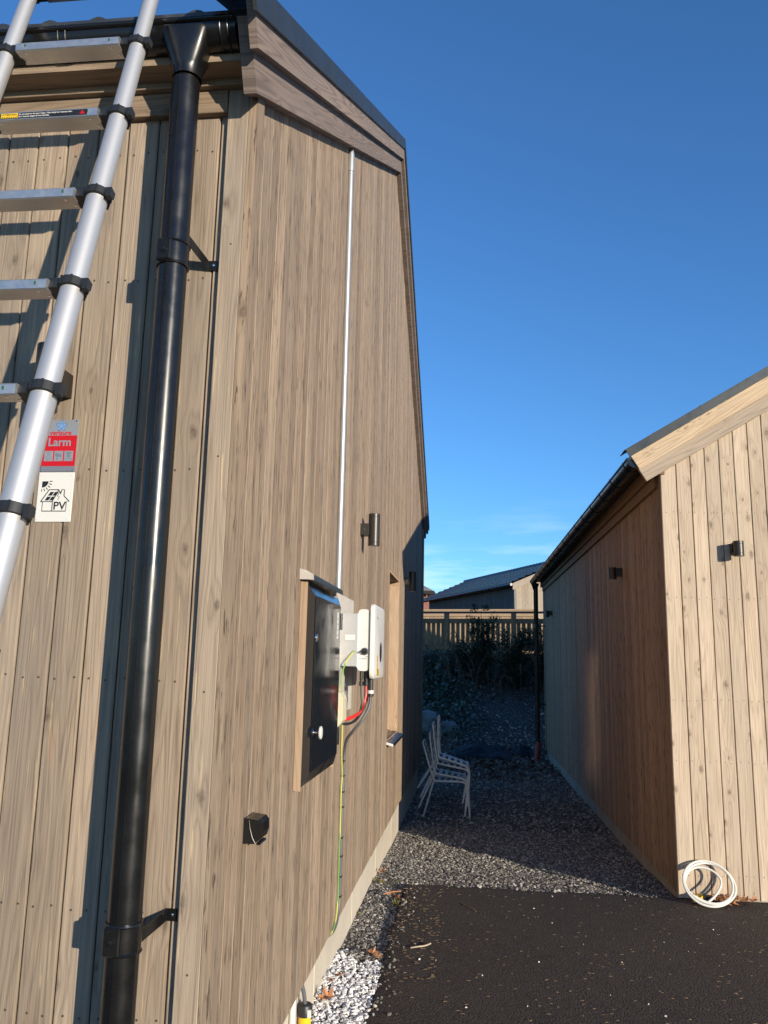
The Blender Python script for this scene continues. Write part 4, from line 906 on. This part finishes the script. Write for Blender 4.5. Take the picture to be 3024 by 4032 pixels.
def b2w(x, y, z): 
    return (OB[0] + x * cos(TB) - y * sin(TB), OB[1] + x * sin(TB) + y * cos(TB), z)
def lampB(p, outv, label):
    v = Vector((outv[0] * cos(TB) - outv[1] * sin(TB), outv[0] * sin(TB) + outv[1] * cos(TB), 0)); return lamp(b2w(*p), tuple(v), False, label, 'cylinder wall lamps')
lampB((.517, -.0005, 2.475), (0, -1), 'short dark downlight on the pale sunlit gable of the outbuilding')
lampB((-.0005, 1.66, 2.475), (-1, 0), 'short dark downlight on the shaded side wall, close to the outbuilding front corner')
lampB((-.0005, 8.0, 2.46), (-1, 0), 'short dark downlight on the shaded side wall, beside the far downpipe')

# ------------------------------------------------------------------ stacked chairs in the passage
KC = 1.08
def chp(x, z): return (x * KC, CAM_H + (z - CAM_H) * KC)
def chair(label, rear, pitch, zoff=0):
    """side profile in local (u forward = +x, w up); rear = world (x,z) of the rear seat corner of the near rail"""
    bx_, bz_ = rear; base = (bx_ + .2, 9.61, gz1(0, 9.6)); t = thing('garden_chair', base, label, 'chair', 'stacked garden chairs')
    ca, sa = cos(pitch), sin(pitch)
    def W(u, y, w): return (bx_ + u * ca + w * sa, y, bz_ - u * sa + w * ca)
    yn, yf_ = 9.42, 9.80; r = .0105
    seat_leg = [(.015, .03), (.03, .008), (.06, 0), (.30, .0), (.365, -.012), (.395, -.05), (.405, -.10), (.425, -.39)]
    for yy in (yn, yf_):
        MB().tube(spline([W(u, yy, w_) for u, w_ in seat_leg], 4), r, 10).build('seat_rail', 'chair', t, base)
        MB().tube([W(.02, yy + .022, .0), W(-.10, yy + .022, -.40)], r, 10).build('back_leg', 'chair', t, base)
    bk = [(.015, .03), (-.03, .16), (-.09, .36), (-.10, .395)]
    pts = [W(u, yn, w_) for u, w_ in bk] + [W(-.106, yn + .02, .41), W(-.107, yn + .05, .414), W(-.107, yf_ - .05, .414), W(-.106, yf_ - .02, .41)] + [W(u, yf_, w_) for u, w_ in bk[::-1]]
    MB().tube(pts, r, 10).build('back_frame', 'chair', t, base)
    for k in range(5):
        u = .065 + .068 * k; b = MB(); vs = [W(u + du, yy, .012 + dw) for dw in (-.002, .002) for yy in (yn, yf_) for du in (0, .034)]
        b.add(vs, [(0, 2, 3, 1), (4, 5, 7, 6), (0, 1, 5, 4), (2, 6, 7, 3), (0, 4, 6, 2), (1, 3, 7, 5)]).build('seat_slat', 'slat', t, base)
    for k in range(3):
        w0 = .17 + .072 * k; b = MB(); vs = [W(-.03 - (w0 + dw - .16) * .3 + du, yy, w0 + dw) for du in (-.002, .002) for yy in (yn, yf_) for dw in (0, .036)]
        b.add(vs, [(0, 2, 3, 1), (4, 5, 7, 6), (0, 1, 5, 4), (2, 6, 7, 3), (0, 4, 6, 2), (1, 3, 7, 5)]).build('back_slat', 'slat', t, base)
for lb_, rr, pt in (('bottom chair of the stack, off-white metal garden chair standing on the gravel', (-.425, .375), 0.0),
                    ('second garden chair up in the leaning stack, off-white metal', (-.415, .453), .15),
                    ('third garden chair up in the leaning stack, off-white metal', (-.39, .555), .17),
                    ('topmost garden chair of the stack, off-white metal with slatted seat on show', (-.38, .625), .29)):
    chair(lb_, chp(*rr), pt)

# ------------------------------------------------------------------ white hose coil against the outbuilding front
def hose_uv(u, v, lift=0.0): return (1.608 + u, 5.995 + v * .52 - lift * .75, .011 + v * .70 + lift * .6)
pts = []
for i in range(0, 97):
    q = i / 96; t = -1.1 + (4 * pi + 1.75) * q; R = .178 - .024 * q + .004 * sin(2.7 * t)
    pts.append(hose_uv(-R * sin(t) + .006 * sin(3 * q), .176 - R * cos(t), .004 + .012 * abs(sin(t * .5 + q * 2))))
tl = pts[-1]
pts += spline([pts[-1]] + [hose_uv(u, v, .012) for u, v in ((-.150, .10), (-.158, .18), (-.115, .265), (-.04, .298), (.04, .275), (.082, .215), (.075, .155), (.03, .085), (-.028, .03))], 8)[1:]
solo(MB().tube(pts, .0078, 10), 'hose_coil', 'hose', (1.612, 6.06, 0), 'coil of white hose leaning on the sunlit outbuilding front', 'hose')

# ------------------------------------------------------------------ leaves
def leaf_mesh(size, curl):
    n = 26; out_ = []
    for i in range(n):
        t = 2 * pi * i / n; rr = .34 + .16 * cos(t) * .2 + .11 * cos(7 * t + .6); out_.append((1.35 * rr * cos(t), rr * sin(t) * 1.0))
    vs = [(0, 0, 0)] + [(p * size, q * size, size * curl * (q * q * 2.2 + .5 * p * p * sin(3 * p + 1)) + random.uniform(-.02, .05) * size) for p, q in out_]
    fs = [(0, i + 1, (i + 1) % n + 1) for i in range(n)]
    b = MB(); b.add(vs, fs, True); b.tube([(-.62 * size, 0, .02 * size), (0, 0, .012 * size), (.40 * size, 0, .06 * size)], .012 * size, 5); return b
LEAF = [leaf_mesh(.075, c).build('fallen_leaf', 'oak') for c in (.25, .6, 1.0)]
for o_ in LEAF: pass
used = [False] * 3
def leaf(x, y, z, s, label, group):
    i = random.randrange(3)
    if not used[i]: o_ = LEAF[i]; used[i] = True
    else: o_ = LEAF[i].copy(); COL.objects.link(o_)
    o_.location = (x, y, z); o_.scale = (s, s, s); o_.rotation_euler = (random.uniform(-.35, .35), random.uniform(-.35, .35), random.uniform(0, 6.28)); tag(o_, label, 'leaf', group)
for (x, y, z, s) in ((-.69, 4.10, .02, 1.15), (-.705, 4.32, .02, .75), (-.67, 4.39, .02, .8), (-.66, 3.72, .02, .7)): leaf(x, y, z, s, 'dry brown oak leaf lying on the white gravel', 'oak leaves on the white gravel')
for (x, y, z, s) in ((-.70, 6.62, -.02, .9), (-.57, 6.02, -.015, .8), (-.53, 5.93, -.012, .8), (-.515, 5.86, -.01, .7), (-.52, 4.72, .005, .8), (-.56, 4.80, -.005, .9)): leaf(x, y, z, s, 'dry brown oak leaf on the grey gravel along the asphalt edge', 'oak leaves on the grey gravel')
for k in range(34):
    x = random.triangular(1.60, 1.95, 1.72); leaf(x, random.uniform(6.06, 6.18), random.uniform(.012, .05), random.uniform(.55, .95), 'dry brown leaf in the drift under the outbuilding front', 'leaves drifted under the outbuilding front')
for o_, u_ in zip(LEAF, used):
    if not u_: bpy.data.objects.remove(o_)
yb = thing('foam_block', (1.545, 6.13, 0), 'small yellow and black block lying behind the white hose', 'block')
MB().box(1.512, 1.556, 6.10, 6.14, .004, .05, .003).build('yellow_face', 'yellow', yb, (1.545, 6.13, 0)); MB().box(1.557, 1.572, 6.105, 6.145, .003, .058, .002).build('yellow_rib', 'yellow', yb, (1.545, 6.13, 0)); MB().box(1.573, 1.64, 6.11, 6.16, .003, .045, .003).build('black_end', 'matte', yb, (1.545, 6.13, 0))

# debris on the asphalt
def slivers(name, n, x0, x1, y0, y1, zfn, mat, lmin, lmax, label, cat, wfac=.0011):
    V = []; Fc = []; T = []
    for i in range(n):
        x, y = random.uniform(x0, x1), random.uniform(y0, y1); a = random.gauss(0, .5); ln = random.uniform(lmin, lmax); cvx = random.uniform(-.25, .25) * ln; z = zfn(x, y); o = len(V); ti = random.random(); w_ = wfac * random.uniform(.7, 1.4)
        for k in range(4):
            s_ = k / 3 - .5; px_ = s_ * ln; py_ = cvx * (1 - 4 * s_ * s_); zz = z + .0035 + .004 * (.25 - s_ * s_)
            for sg_ in (-1, 1): V.append((x + px_ * cos(a) - (py_ + sg_ * w_) * sin(a), y + px_ * sin(a) + (py_ + sg_ * w_) * cos(a), zz + (.0012 if sg_ > 0 else 0))); T.append(ti)
        for k in range(3): Fc.append((o + 2 * k, o + 2 * k + 2, o + 2 * k + 3, o + 2 * k + 1))
    return tag(mesh_np(name, np.array(V), np.array(Fc), np.array(T), mat), label, cat, None, 'stuff')
slivers('pine_needles', 420, -.47, 2.6, 3.6, 6.2, lambda x, y: .001, 'straw', .008, .022, 'tan pine needles strewn over the asphalt', 'needles')
slivers('edge_needles', 150, -.49, -.2, 4.4, 6.2, lambda x, y: .001, 'straw', .01, .026, 'rust-brown needles gathered along the asphalt edge', 'needles')
pbs = scatter(32, -.45, 2.6, 3.5, 6.2); pbs[:, 2] = .001
sp1 = scatter(110, -.48, -.30, 3.6, 6.25); sp1[:, 0] = -.478 + np.abs(RNG.normal(0, .05, len(sp1))); sp2 = scatter(60, -.45, 1.35, 6.0, 6.26); sp2[:, 1] = 6.265 - np.abs(RNG.normal(0, .05, len(sp2)))
sp_ = np.concatenate([sp1, sp2]); sp_[:, 2] = .001
stones('spilled_gravel', sp_, .004, .011, 'stone', 'grey stones spilled from the gravel onto the asphalt edge')
stones('loose_pebbles', pbs, .0025, .007, 'bit', 'white pebbles scattered over the asphalt', 1.0)
solo(MB().tube(spline([(-.35, 4.89, .006), (-.31, 4.895, .012), (-.27, 4.925, .01), (-.24, 4.955, .014)]), .0042, 7), 'fallen_stick', 'stick', (-.3, 4.92, 0), 'short pale stick lying on the asphalt near the house', 'stick')
solo(MB().tube(spline([(-.08, 5.80, .004), (-.03, 5.72, .008), (.02, 5.64, .005)]), .003, 6), 'fallen_stick', 'twig', (-.03, 5.72, 0), 'thin dark twig lying on the asphalt near its far edge', 'stick')
solo(MB().tube(spline([(-.62, 5.93, .0), (-.57, 5.945, .012), (-.50, 5.985, .012)]), .004, 6), 'fallen_stick', 'oak', (-.56, 5.95, -.03), 'rusty stick bridging gravel and asphalt corner', 'stick')
def weeds(name, spots, label):
    V = []; Fc = []; T = []
    for (x, y, z, r, n, h) in spots:
        for i in range(n):
            a = random.uniform(0, 6.28); d = r * sqrt(random.random()); bx_, by_ = x + d * cos(a), y + d * sin(a); hh = h * random.uniform(.4, 1); a2 = random.uniform(0, 6.28); wd = random.uniform(.002, .005); ln = hh * random.uniform(.2, .8); o = len(V); t_ = random.random()
            for (f_, ww) in ((0, 1), (.5, 1.2), (1, .1)):
                px_, py_ = bx_ + cos(a2) * ln * f_, by_ + sin(a2) * ln * f_
                for sg_ in (-1, 1): V.append((px_ - sin(a2) * wd * ww * sg_, py_ + cos(a2) * wd * ww * sg_, z + hh * (f_ - .25 * f_ * f_))); T.append(t_)
            for k in range(2): Fc.append((o + 2 * k, o + 2 * k + 2, o + 2 * k + 3, o + 2 * k + 1))
    return tag(mesh_np(name, np.array(V), np.array(Fc), np.array(T), 'weed'), label, 'weeds', None, 'stuff')
weeds('edge_weeds', [(-.49, 5.80, -.03, .05, 26, .06), (-.3, 6.29, -.04, .09, 60, .03), (-.15, 6.30, -.04, .05, 30, .035), (-.72, 6.4, -.04, .05, 30, .03), (-.6, 6.35, -.04, .1, 30, .025), (-.74, 5.6, -.03, .05, 24, .02)], 'tiny green and brown weeds along the asphalt edge')

# ------------------------------------------------------------------ things at the foot of the bank
def litter(name, n, x0, x1, y0, y1, mat, smin, smax, lift, label, cat, dens=None, tilt=.5):
    V = np.zeros((n, 4, 3)); T = np.zeros((n, 4)); m = 0
    while m < n:
        x, y = random.uniform(x0, x1), random.uniform(y0, y1)
        if dens and random.random() > dens(x, y): continue
        s = random.uniform(smin, smax); a = random.uniform(0, 6.28); z = gz1(x, y) + random.uniform(.005, lift)
        u = Vector((cos(a), sin(a), random.gauss(0, tilt))).normalized(); v = u.cross(Vector((random.gauss(0, tilt), random.gauss(0, tilt), 1))).normalized()
        c = Vector((x, y, z)); ti = random.random()
        for k, (p, q) in enumerate(((-.5, 0), (0, -.32), (.5, 0), (0, .32))): V[m, k] = c + u * p * s + v * q * s + Vector((0, 0, .12 * s if k % 2 else 0))
        T[m] = ti; m += 1
    Fc = np.arange(n * 4).reshape(n, 4); return tag(mesh_np(name, V.reshape(-1, 3), Fc, T.ravel(), mat), label, cat, None, 'stuff')
litter('leaf_litter', 2600, -1.5, 1.6, 12.2, 17.4, 'litter', .04, .10, .05, 'brown fallen leaves matted on the ground behind the chairs', 'leaves', lambda x, y: max(.06, min(1, 1.2 - abs(y - 14.6) / 2.2)) * (1 if x < .8 else .5))
litter('bank_plants', 5200, -2.6, 1.0, 16.6, 21.2, 'cover', .05, .13, .28, 'frosted green ground cover on the shaded bank', 'plants', lambda x, y: max(0, min(1, 1.1 - (x + .9) / 1.0)) * (1 if y > 17.3 else .35), .8)
litter('bank_leaves', 2200, -2.5, 3.0, 18.5, 21.4, 'litter', .06, .12, .12, 'dead brown leaves and stems on the bank', 'leaves', lambda x, y: .3 + .7 * (y > 18.2), .6)
def stems(name, n, x0, x1, y0, y1, h0, h1, r, label, mat='twig', droop=.6):
    b = MB()
    for i in range(n):
        x, y = random.uniform(x0, x1), random.uniform(y0, y1); z = gz1(x, y); h = random.uniform(h0, h1); a = random.uniform(0, 6.28); d = h * random.uniform(.2, 1.0)
        P_ = [Vector((x, y, z - .03)), Vector((x + cos(a) * d * .25, y + sin(a) * d * .25, z + h * .7)), Vector((x + cos(a) * d * .65, y + sin(a) * d * .65, z + h)), Vector((x + cos(a) * d, y + sin(a) * d, z + h * (1 - droop * random.random())))]
        b.tube(spline(P_, 3), r * random.uniform(.6, 1.3), 4, cap=False)
    return tag(b.build(name, mat), label, 'stems', None, 'stuff')
stems('dry_stems', 200, -2.2, 2.2, 18.9, 21.2, .25, .9, .006, 'tangled dry bramble stems on the shaded bank')
stems('grass_stems', 160, -1.6, -.5, 12.5, 16.5, .1, .45, .003, 'dry grass stems growing beside the house end')
def rock(name, c, s, label, seed):
    rs = np.random.default_rng(seed); vs = []; fs = []; n, m = 22, 14
    for j in range(m + 1):
        for i in range(n):
            th = pi * j / m; ph = 2 * pi * i / n; d = Vector((sin(th) * cos(ph), sin(th) * sin(ph), cos(th)))
            d = Vector([math.copysign(abs(q)**.65, q) for q in d]); k_ = 1 + .3 * mnoise.noise(d * 1.6 + Vector((seed, 0, 0))) + .12 * mnoise.noise(d * 4.5 + Vector((seed, 4, 0)))
            vs.append((c[0] + d.x * s[0] * k_, c[1] + d.y * s[1] * k_, c[2] + d.z * s[2] * k_))
    for j in range(m):
        for i in range(n): fs.append((j * n + i, (j + 1) * n + i, (j + 1) * n + (i + 1) % n, j * n + (i + 1) % n))
    return solo(MB().add(vs, fs, True), name, 'rock', (c[0], c[1], c[2] - s[2]), label, 'rock')
rock('boulder', (-1.05, 17.2, .30), (.34, .26, .26), 'large pale grey boulder at the foot of the bank behind the house', 3)
rock('boulder', (-.5, 17.3, .22), (.2, .18, .15), 'smaller brown-grey boulder beside the pale boulder', 8)
def tarp(c, s, label, seed):
    nx, ny = 34, 24; vs = []; fs = []
    for j in range(ny + 1):
        for i in range(nx + 1):
            u, v = i / nx * 2 - 1, j / ny * 2 - 1; e = max(0, 1 - (u * u * .95 + v * v * .95)); 
            h = s[2] * (e**.6) * (.75 + .5 * mnoise.noise(Vector((u * 1.7, v * 1.7, seed)))) + .05 * abs(mnoise.noise(Vector((u * 4, v * 4, seed + 3)))) * (e**.3) + .02 * mnoise.noise(Vector((u * 9, v * 9, seed)))
            x = c[0] + u * s[0] * (1 + .12 * mnoise.noise(Vector((u, v, seed + 9)))); y = c[1] + v * s[1] * (1 + .2 * mnoise.noise(Vector((v, u, seed + 5)))); vs.append((x, y, gz1(x, y) + .004 + max(0, h)))
    for j in range(ny):
        for i in range(nx): a = j * (nx + 1) + i; fs.append((a, a + 1, a + nx + 2, a + nx + 1))
    return solo(MB().add(vs, fs, True), 'tarpaulin', 'tarp', (c[0], c[1], gz1(*c[:2])), label, 'tarpaulin')
tarp((.15, 15.9), (.58, .45, .22), 'crumpled black tarpaulin heaped on the gravel behind the chairs', 2)
tarp((.98, 16.1), (.24, .26, .18), 'small black bundled sheet lying near the red drain pipe', 6)

# shrubs
def shrub(name, c, rx, ry, h, n, label, seed):
    rnd = random.Random(seed); z0 = gz1(*c); t = thing(name, (c[0], c[1], z0), label, 'shrub', 'dark shrubs in front of the fence')
    tr = MB(); tips = []
    for k in range(9):
        a = rnd.uniform(0, 6.28); d = rnd.uniform(.15, .9); hh = h * rnd.uniform(.6, 1.0)
        P_ = [Vector((c[0], c[1], z0 - .05)), Vector((c[0] + cos(a) * rx * d * .4, c[1] + sin(a) * ry * d * .4, z0 + hh * .45)), Vector((c[0] + cos(a) * rx * d * .75, c[1] + sin(a) * ry * d * .75, z0 + hh))]
        S_ = spline(P_, 5); tr.tube(S_, [.022 - .018 * i / (len(S_) - 1) for i in range(len(S_))], 5); tips += S_[3:]
    tr.build('stem', 'trunk', t, (c[0], c[1], z0))
    cl = [(Vector(rnd.choice(tips)) + Vector((rnd.gauss(0, .12), rnd.gauss(0, .12), rnd.gauss(0, .10))), rnd.uniform(.08, .22)) for _ in range(70)]
    V = np.zeros((n, 4, 3)); T = np.zeros((n, 4))
    for i in range(n):
        p, r = cl[rnd.randrange(70)]; d = Vector((rnd.gauss(0, 1), rnd.gauss(0, 1), rnd.gauss(0, 1))).normalized() * r * rnd.random()**.5; q = p + d
        u = (d + Vector((0, 0, .1)) + Vector((rnd.gauss(0, .1), rnd.gauss(0, .1), rnd.gauss(0, .1)))).normalized(); v = u.orthogonal().normalized(); v = (Matrix.Rotation(rnd.uniform(0, 6.28), 3, u) @ v); s = rnd.uniform(.03, .075); ti = rnd.random()
        for k, (a, b) in enumerate(((-.5, 0), (0, -.24), (.6, 0), (0, .24))): V[i, k] = q + u * a * s + v * b * s - Vector((c[0], c[1], z0))
        T[i] = ti
    o_ = mesh_np('foliage', V.reshape(-1, 3), np.arange(n * 4).reshape(n, 4), T.ravel(), 'conifer'); o_.parent = t; return t
shrub('dark_shrub', (.22, 19.6), .5, .4, 1.75, 5200, 'tallest dark evergreen shrub, in the middle before the fence', 1)
shrub('dark_shrub', (.95, 19.3), .5, .4, 1.55, 5200, 'dense dark evergreen shrub before the fence post', 2)
shrub('dark_shrub', (1.62, 19.2), .45, .4, 1.45, 4200, 'dark evergreen shrub behind the outbuilding downpipe', 3)
shrub('dark_shrub', (-.35, 19.9), .45, .35, .8, 1800, 'low sparse dark shrub at the end of the shrub row', 4)
shrub('dark_shrub', (-1.6, 19.9), .35, .3, .7, 1600, 'low dark shrub beside the house end at the fence foot', 5)

# ------------------------------------------------------------------ fences
FD = Vector((cos(radians(-13)), sin(radians(-13)), 0))       # to the right comes nearer
FO = Vector((0, 21.4, 1.74)); FN = Vector((-FD.y, FD.x, 0))
fe = thing('railing_fence', tuple(FO), 'brown timber railing fence with upright slats along the top of the bank', 'fence')
def fbox(s0, s1, t0, t1, z0, z1):
    vs = [FO + FD * s + FN * t + Vector((0, 0, z)) for z in (z0, z1) for t in (t0, t1) for s in (s0, s1)]
    return MB().add(vs, [(0, 2, 3, 1), (4, 5, 7, 6), (0, 1, 5, 4), (2, 6, 7, 3), (0, 4, 6, 2), (1, 3, 7, 5)])
off_ = tuple(FO)
s = -3.4; k = 0
while s < 4.2:
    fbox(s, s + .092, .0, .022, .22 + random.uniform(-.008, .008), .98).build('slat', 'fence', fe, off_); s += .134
for (z0, z1, t0, t1) in ((.86, .985, -.03, -.001), (.175, .285, -.03, -.001), (-.02, .10, -.03, .0), (-.16, -.03, -.028, .0)):
    for (a, b) in ((-3.4, -2.45), (-2.35, -.77), (-.65, 1.02), (1.14, 2.75), (2.86, 4.2)): fbox(a, b, t0, t1, z0, z1).build('rail', 'fence', fe, off_)
fbox(-3.4, 4.2, -.07, .07, 1.125, 1.172).build('handrail', 'handrail', fe, off_)
for s in (-2.4, -.71, 1.08, 2.8): fbox(s - .058, s + .058, -.062, .055, -.45, 1.1245).build('post', 'fence', fe, off_)
f2 = thing('board_fence', tuple(FO + FN * 2.3), 'sunlit pale board fence standing behind the brown railing', 'fence')
o2 = FO + FN * 2.3; off2 = tuple(o2)
def f2box(s0, s1, t0, t1, z0, z1):
    vs = [o2 + FD * s_ + FN * t + Vector((0, 0, z)) for z in (z0, z1) for t in (t0, t1) for s_ in (s0, s1)]
    return MB().add(vs, [(0, 2, 3, 1), (4, 5, 7, 6), (0, 1, 5, 4), (2, 6, 7, 3), (0, 4, 6, 2), (1, 3, 7, 5)])
s = -4.0
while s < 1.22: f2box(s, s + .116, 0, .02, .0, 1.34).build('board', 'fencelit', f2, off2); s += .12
f2box(-4.0, 1.27, -.03, .05, 1.345, 1.385).build('cap_rail', 'fencelit', f2, off2); f2box(-4.0, 1.25, -.03, -.001, 1.18, 1.34).build('rail', 'fencelit', f2, off2)
for s in (-2.2, -.55, 1.2): f2box(s - .05, s + .05, .021, .11, -.3, 1.344).build('post', 'fencelit', f2, off2)
f3 = thing('side_boards', tuple(FO + FN * 2.35 + FD * 1.3), 'low pale board panel seen through the railing slats near the shrubs', 'fence')
for k in range(20):
    s = 1.3 + .125 * k
    f2box(s, s + .12, .3, .32, -.1, .92).build('board', 'fencelit', f3, tuple(o2 + FD * 1.3))

# ------------------------------------------------------------------ far houses
def far_house():
    RP = .43
    c0 = Vector((1.84, 35.0, 1.8)); c1 = Vector((-2.45, 45.2, 1.8)); D = (c1 - c0); Ls = D.length; D.normalize(); G = Vector((D.y, -D.x, 0))      # D along the eave, G along the gable
    W = 4.6; ez = 3.28; base = tuple(c0); h = thing('tiled_house', base, 'grey timber house with dark tiled roof behind the fences', 'house')
    def P(s, g, z): return c0 + D * s + G * g + Vector((0, 0, z))
    def hx(s0, s1, g0, g1, z0, z1):
        vs = [P(s, g, z) for z in (z0, z1) for g in (g0, g1) for s in (s0, s1)]; return MB().add(vs, [(0, 2, 3, 1), (4, 5, 7, 6), (0, 1, 5, 4), (2, 6, 7, 3), (0, 4, 6, 2), (1, 3, 7, 5)])
    hx(.05, Ls, .05, W, -.5, ez).build('wall', 'dark', h, base)
    wl_ = hx(.1, Ls - .05, .03, .05, -.4, ez - .01).build('side_wall', 'dark', h, base)
    s = .0
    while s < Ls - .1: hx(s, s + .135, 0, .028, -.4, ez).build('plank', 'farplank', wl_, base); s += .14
    gm = MB(); gm.add([P(.045, .05, -.4), P(.045, W, -.4), P(.045, W, ez), P(.045, W / 2, ez + W / 2 * RP), P(.045, .05, ez)], [(0, 1, 2, 3, 4)]); gwl = gm.build('gable_wall', 'dark', h, base)
    g = .0
    while g < W - .05:
        zt = lambda q: ez + min(q, W - q) * RP
        vs = [P(s_, q, z) for s_ in (0, .03) for q in (g, g + .143) for z in (-.4, zt(q))]
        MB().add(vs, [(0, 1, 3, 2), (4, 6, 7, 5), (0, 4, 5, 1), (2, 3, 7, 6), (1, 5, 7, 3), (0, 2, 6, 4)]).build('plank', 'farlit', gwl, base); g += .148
    oh = .3; rf = MB(); 
    def R(s, q, dz=0): return P(s, q, ez + q * RP + dz)
    rf.add([R(-.3, -oh), R(Ls + .3, -oh), R(Ls + .3, W / 2), R(-.3, W / 2), P(-.3, W + oh, ez - oh * RP), P(Ls + .3, W + oh, ez - oh * RP)], [(0, 1, 2, 3), (3, 2, 5, 4)])
    rf.add([R(-.3, -oh, -.1), R(Ls + .3, -oh, -.1), R(Ls + .3, W / 2, -.1), R(-.3, W / 2, -.1)], [(3, 2, 1, 0)])
    rfo = rf.build('roof', 'tile', h, base)
    nrow = 8; slen = (W / 2 + oh) / nrow
    for k in range(nrow):
        q0, q1 = -oh + slen * k - .03, -oh + slen * (k + 1); nx = 140; vs = []; fs = []
        for (q, dz) in ((q0, .02), (q0, .11), (q1, .03)):
            for i in range(nx + 1): vs.append(R(-.3 + (Ls + .6) * i / nx, q, dz + .03 * (.5 - .5 * cos(2 * pi * i / 4))))
        for a in range(2):
            for i in range(nx): fs.append((a * (nx + 1) + i, a * (nx + 1) + i + 1, (a + 1) * (nx + 1) + i + 1, (a + 1) * (nx + 1) + i))
        MB().add(vs, fs, True).build('tile_course', 'fartile', rfo, base)
    nx = 34; rd = MB()
    for i in range(nx):
        a = -.3 + (Ls + .6) * i / nx; rd.tube([R(a, W / 2, .05), R(a + (Ls + .6) / nx * 1.05, W / 2, .075)], [.09, .11], 8)
    rd.build('ridge_tiles', 'tile', rfo, base)
    bm_ = MB(); vs = [R(s_, q, dz) for s_ in (-.34, -.305) for q in (-oh, W / 2) for dz in (-.28, .0)]
    bm_.add(vs, [(0, 1, 3, 2), (4, 6, 7, 5), (0, 4, 5, 1), (2, 3, 7, 6), (1, 5, 7, 3), (0, 2, 6, 4)]).build('bargeboard', 'farlit', rfo, base)
    vs = [P(s_, W - q, ez + q * RP + dz) for s_ in (-.34, -.305) for q in (-oh, W / 2) for dz in (-.28, .0)]
    MB().add(vs, [(0, 2, 3, 1), (4, 5, 7, 6), (0, 1, 5, 4), (2, 6, 7, 3), (1, 3, 7, 5), (0, 4, 6, 2)]).build('bargeboard', 'farlit', rfo, base)
    MB().add([R(s_, -oh - .01, dz) for s_ in (-.3, Ls + .3) for dz in (-.12, .02)], [(0, 1, 3, 2)]).build('fascia', 'black', rfo, base)
    MB().tube([R(-.32, -oh - .06, -.03), R(Ls + .3, -oh - .06, -.03)], .06, 10).build('gutter', 'black', h, base)
    MB().tube([P(-.05, -.08, -.3), P(-.05, -.08, ez - .1), R(-.1, -oh - .05, -.1)], .04, 8).build('downpipe', 'black', h, base)
    wn_ = hx(2.0, 3.1, -.03, .0, .9, 2.05).build('window', 'farplank', h, base); hx(2.08, 3.02, -.035, -.031, .98, 1.97).build('pane', 'glass', wn_, base)
    hx(4.4, 7.2, -.02, .0, .2, 1.9).build('garage_opening', 'interior', h, base)
far_house()
def brick_house():
    base = (-8.2, 54.0, 2.0); h = thing('brick_house', base, 'red brick house with grey tiled roof peeking past the house end', 'house'); x1, x0, y0, y1, ez = -3.0, -13.0, 52.0, 60.0, 6.07
    wl_ = MB().box(x0, x1, y0, y1, 1.5, ez).build('wall', 'brick', h, base)
    MB().box(-6.6, -5.4, y0 - .03, y0 + .02, 3.2, 4.5).build('window', 'signwhite', h, base)
    oh = .55; rx_ = x1 - 4; z1 = ez + 2.6
    vs = [(x0 - oh, y0 - oh, ez - .05), (x1 + oh, y0 - oh, ez - .05), (x1 + oh, y1 + oh, ez - .05), (x0 - oh, y1 + oh, ez - .05), (x0 + 4, 56, z1), (rx_, 56, z1)]
    MB().add(vs, [(0, 1, 5, 4), (1, 2, 5), (2, 3, 4, 5), (3, 0, 4), (3, 2, 1, 0)]).build('roof', plain('grey_roof_tile', (.22, .21, .19), .7, var=.25, vscale=6, bumpy=.5, bscale=9), h, base)
    MB().box(x0 - oh, x1 + oh, y0 - oh - .04, y0 - oh, ez - .22, ez - .02).build('fascia', 'dark', h, base)
brick_house()
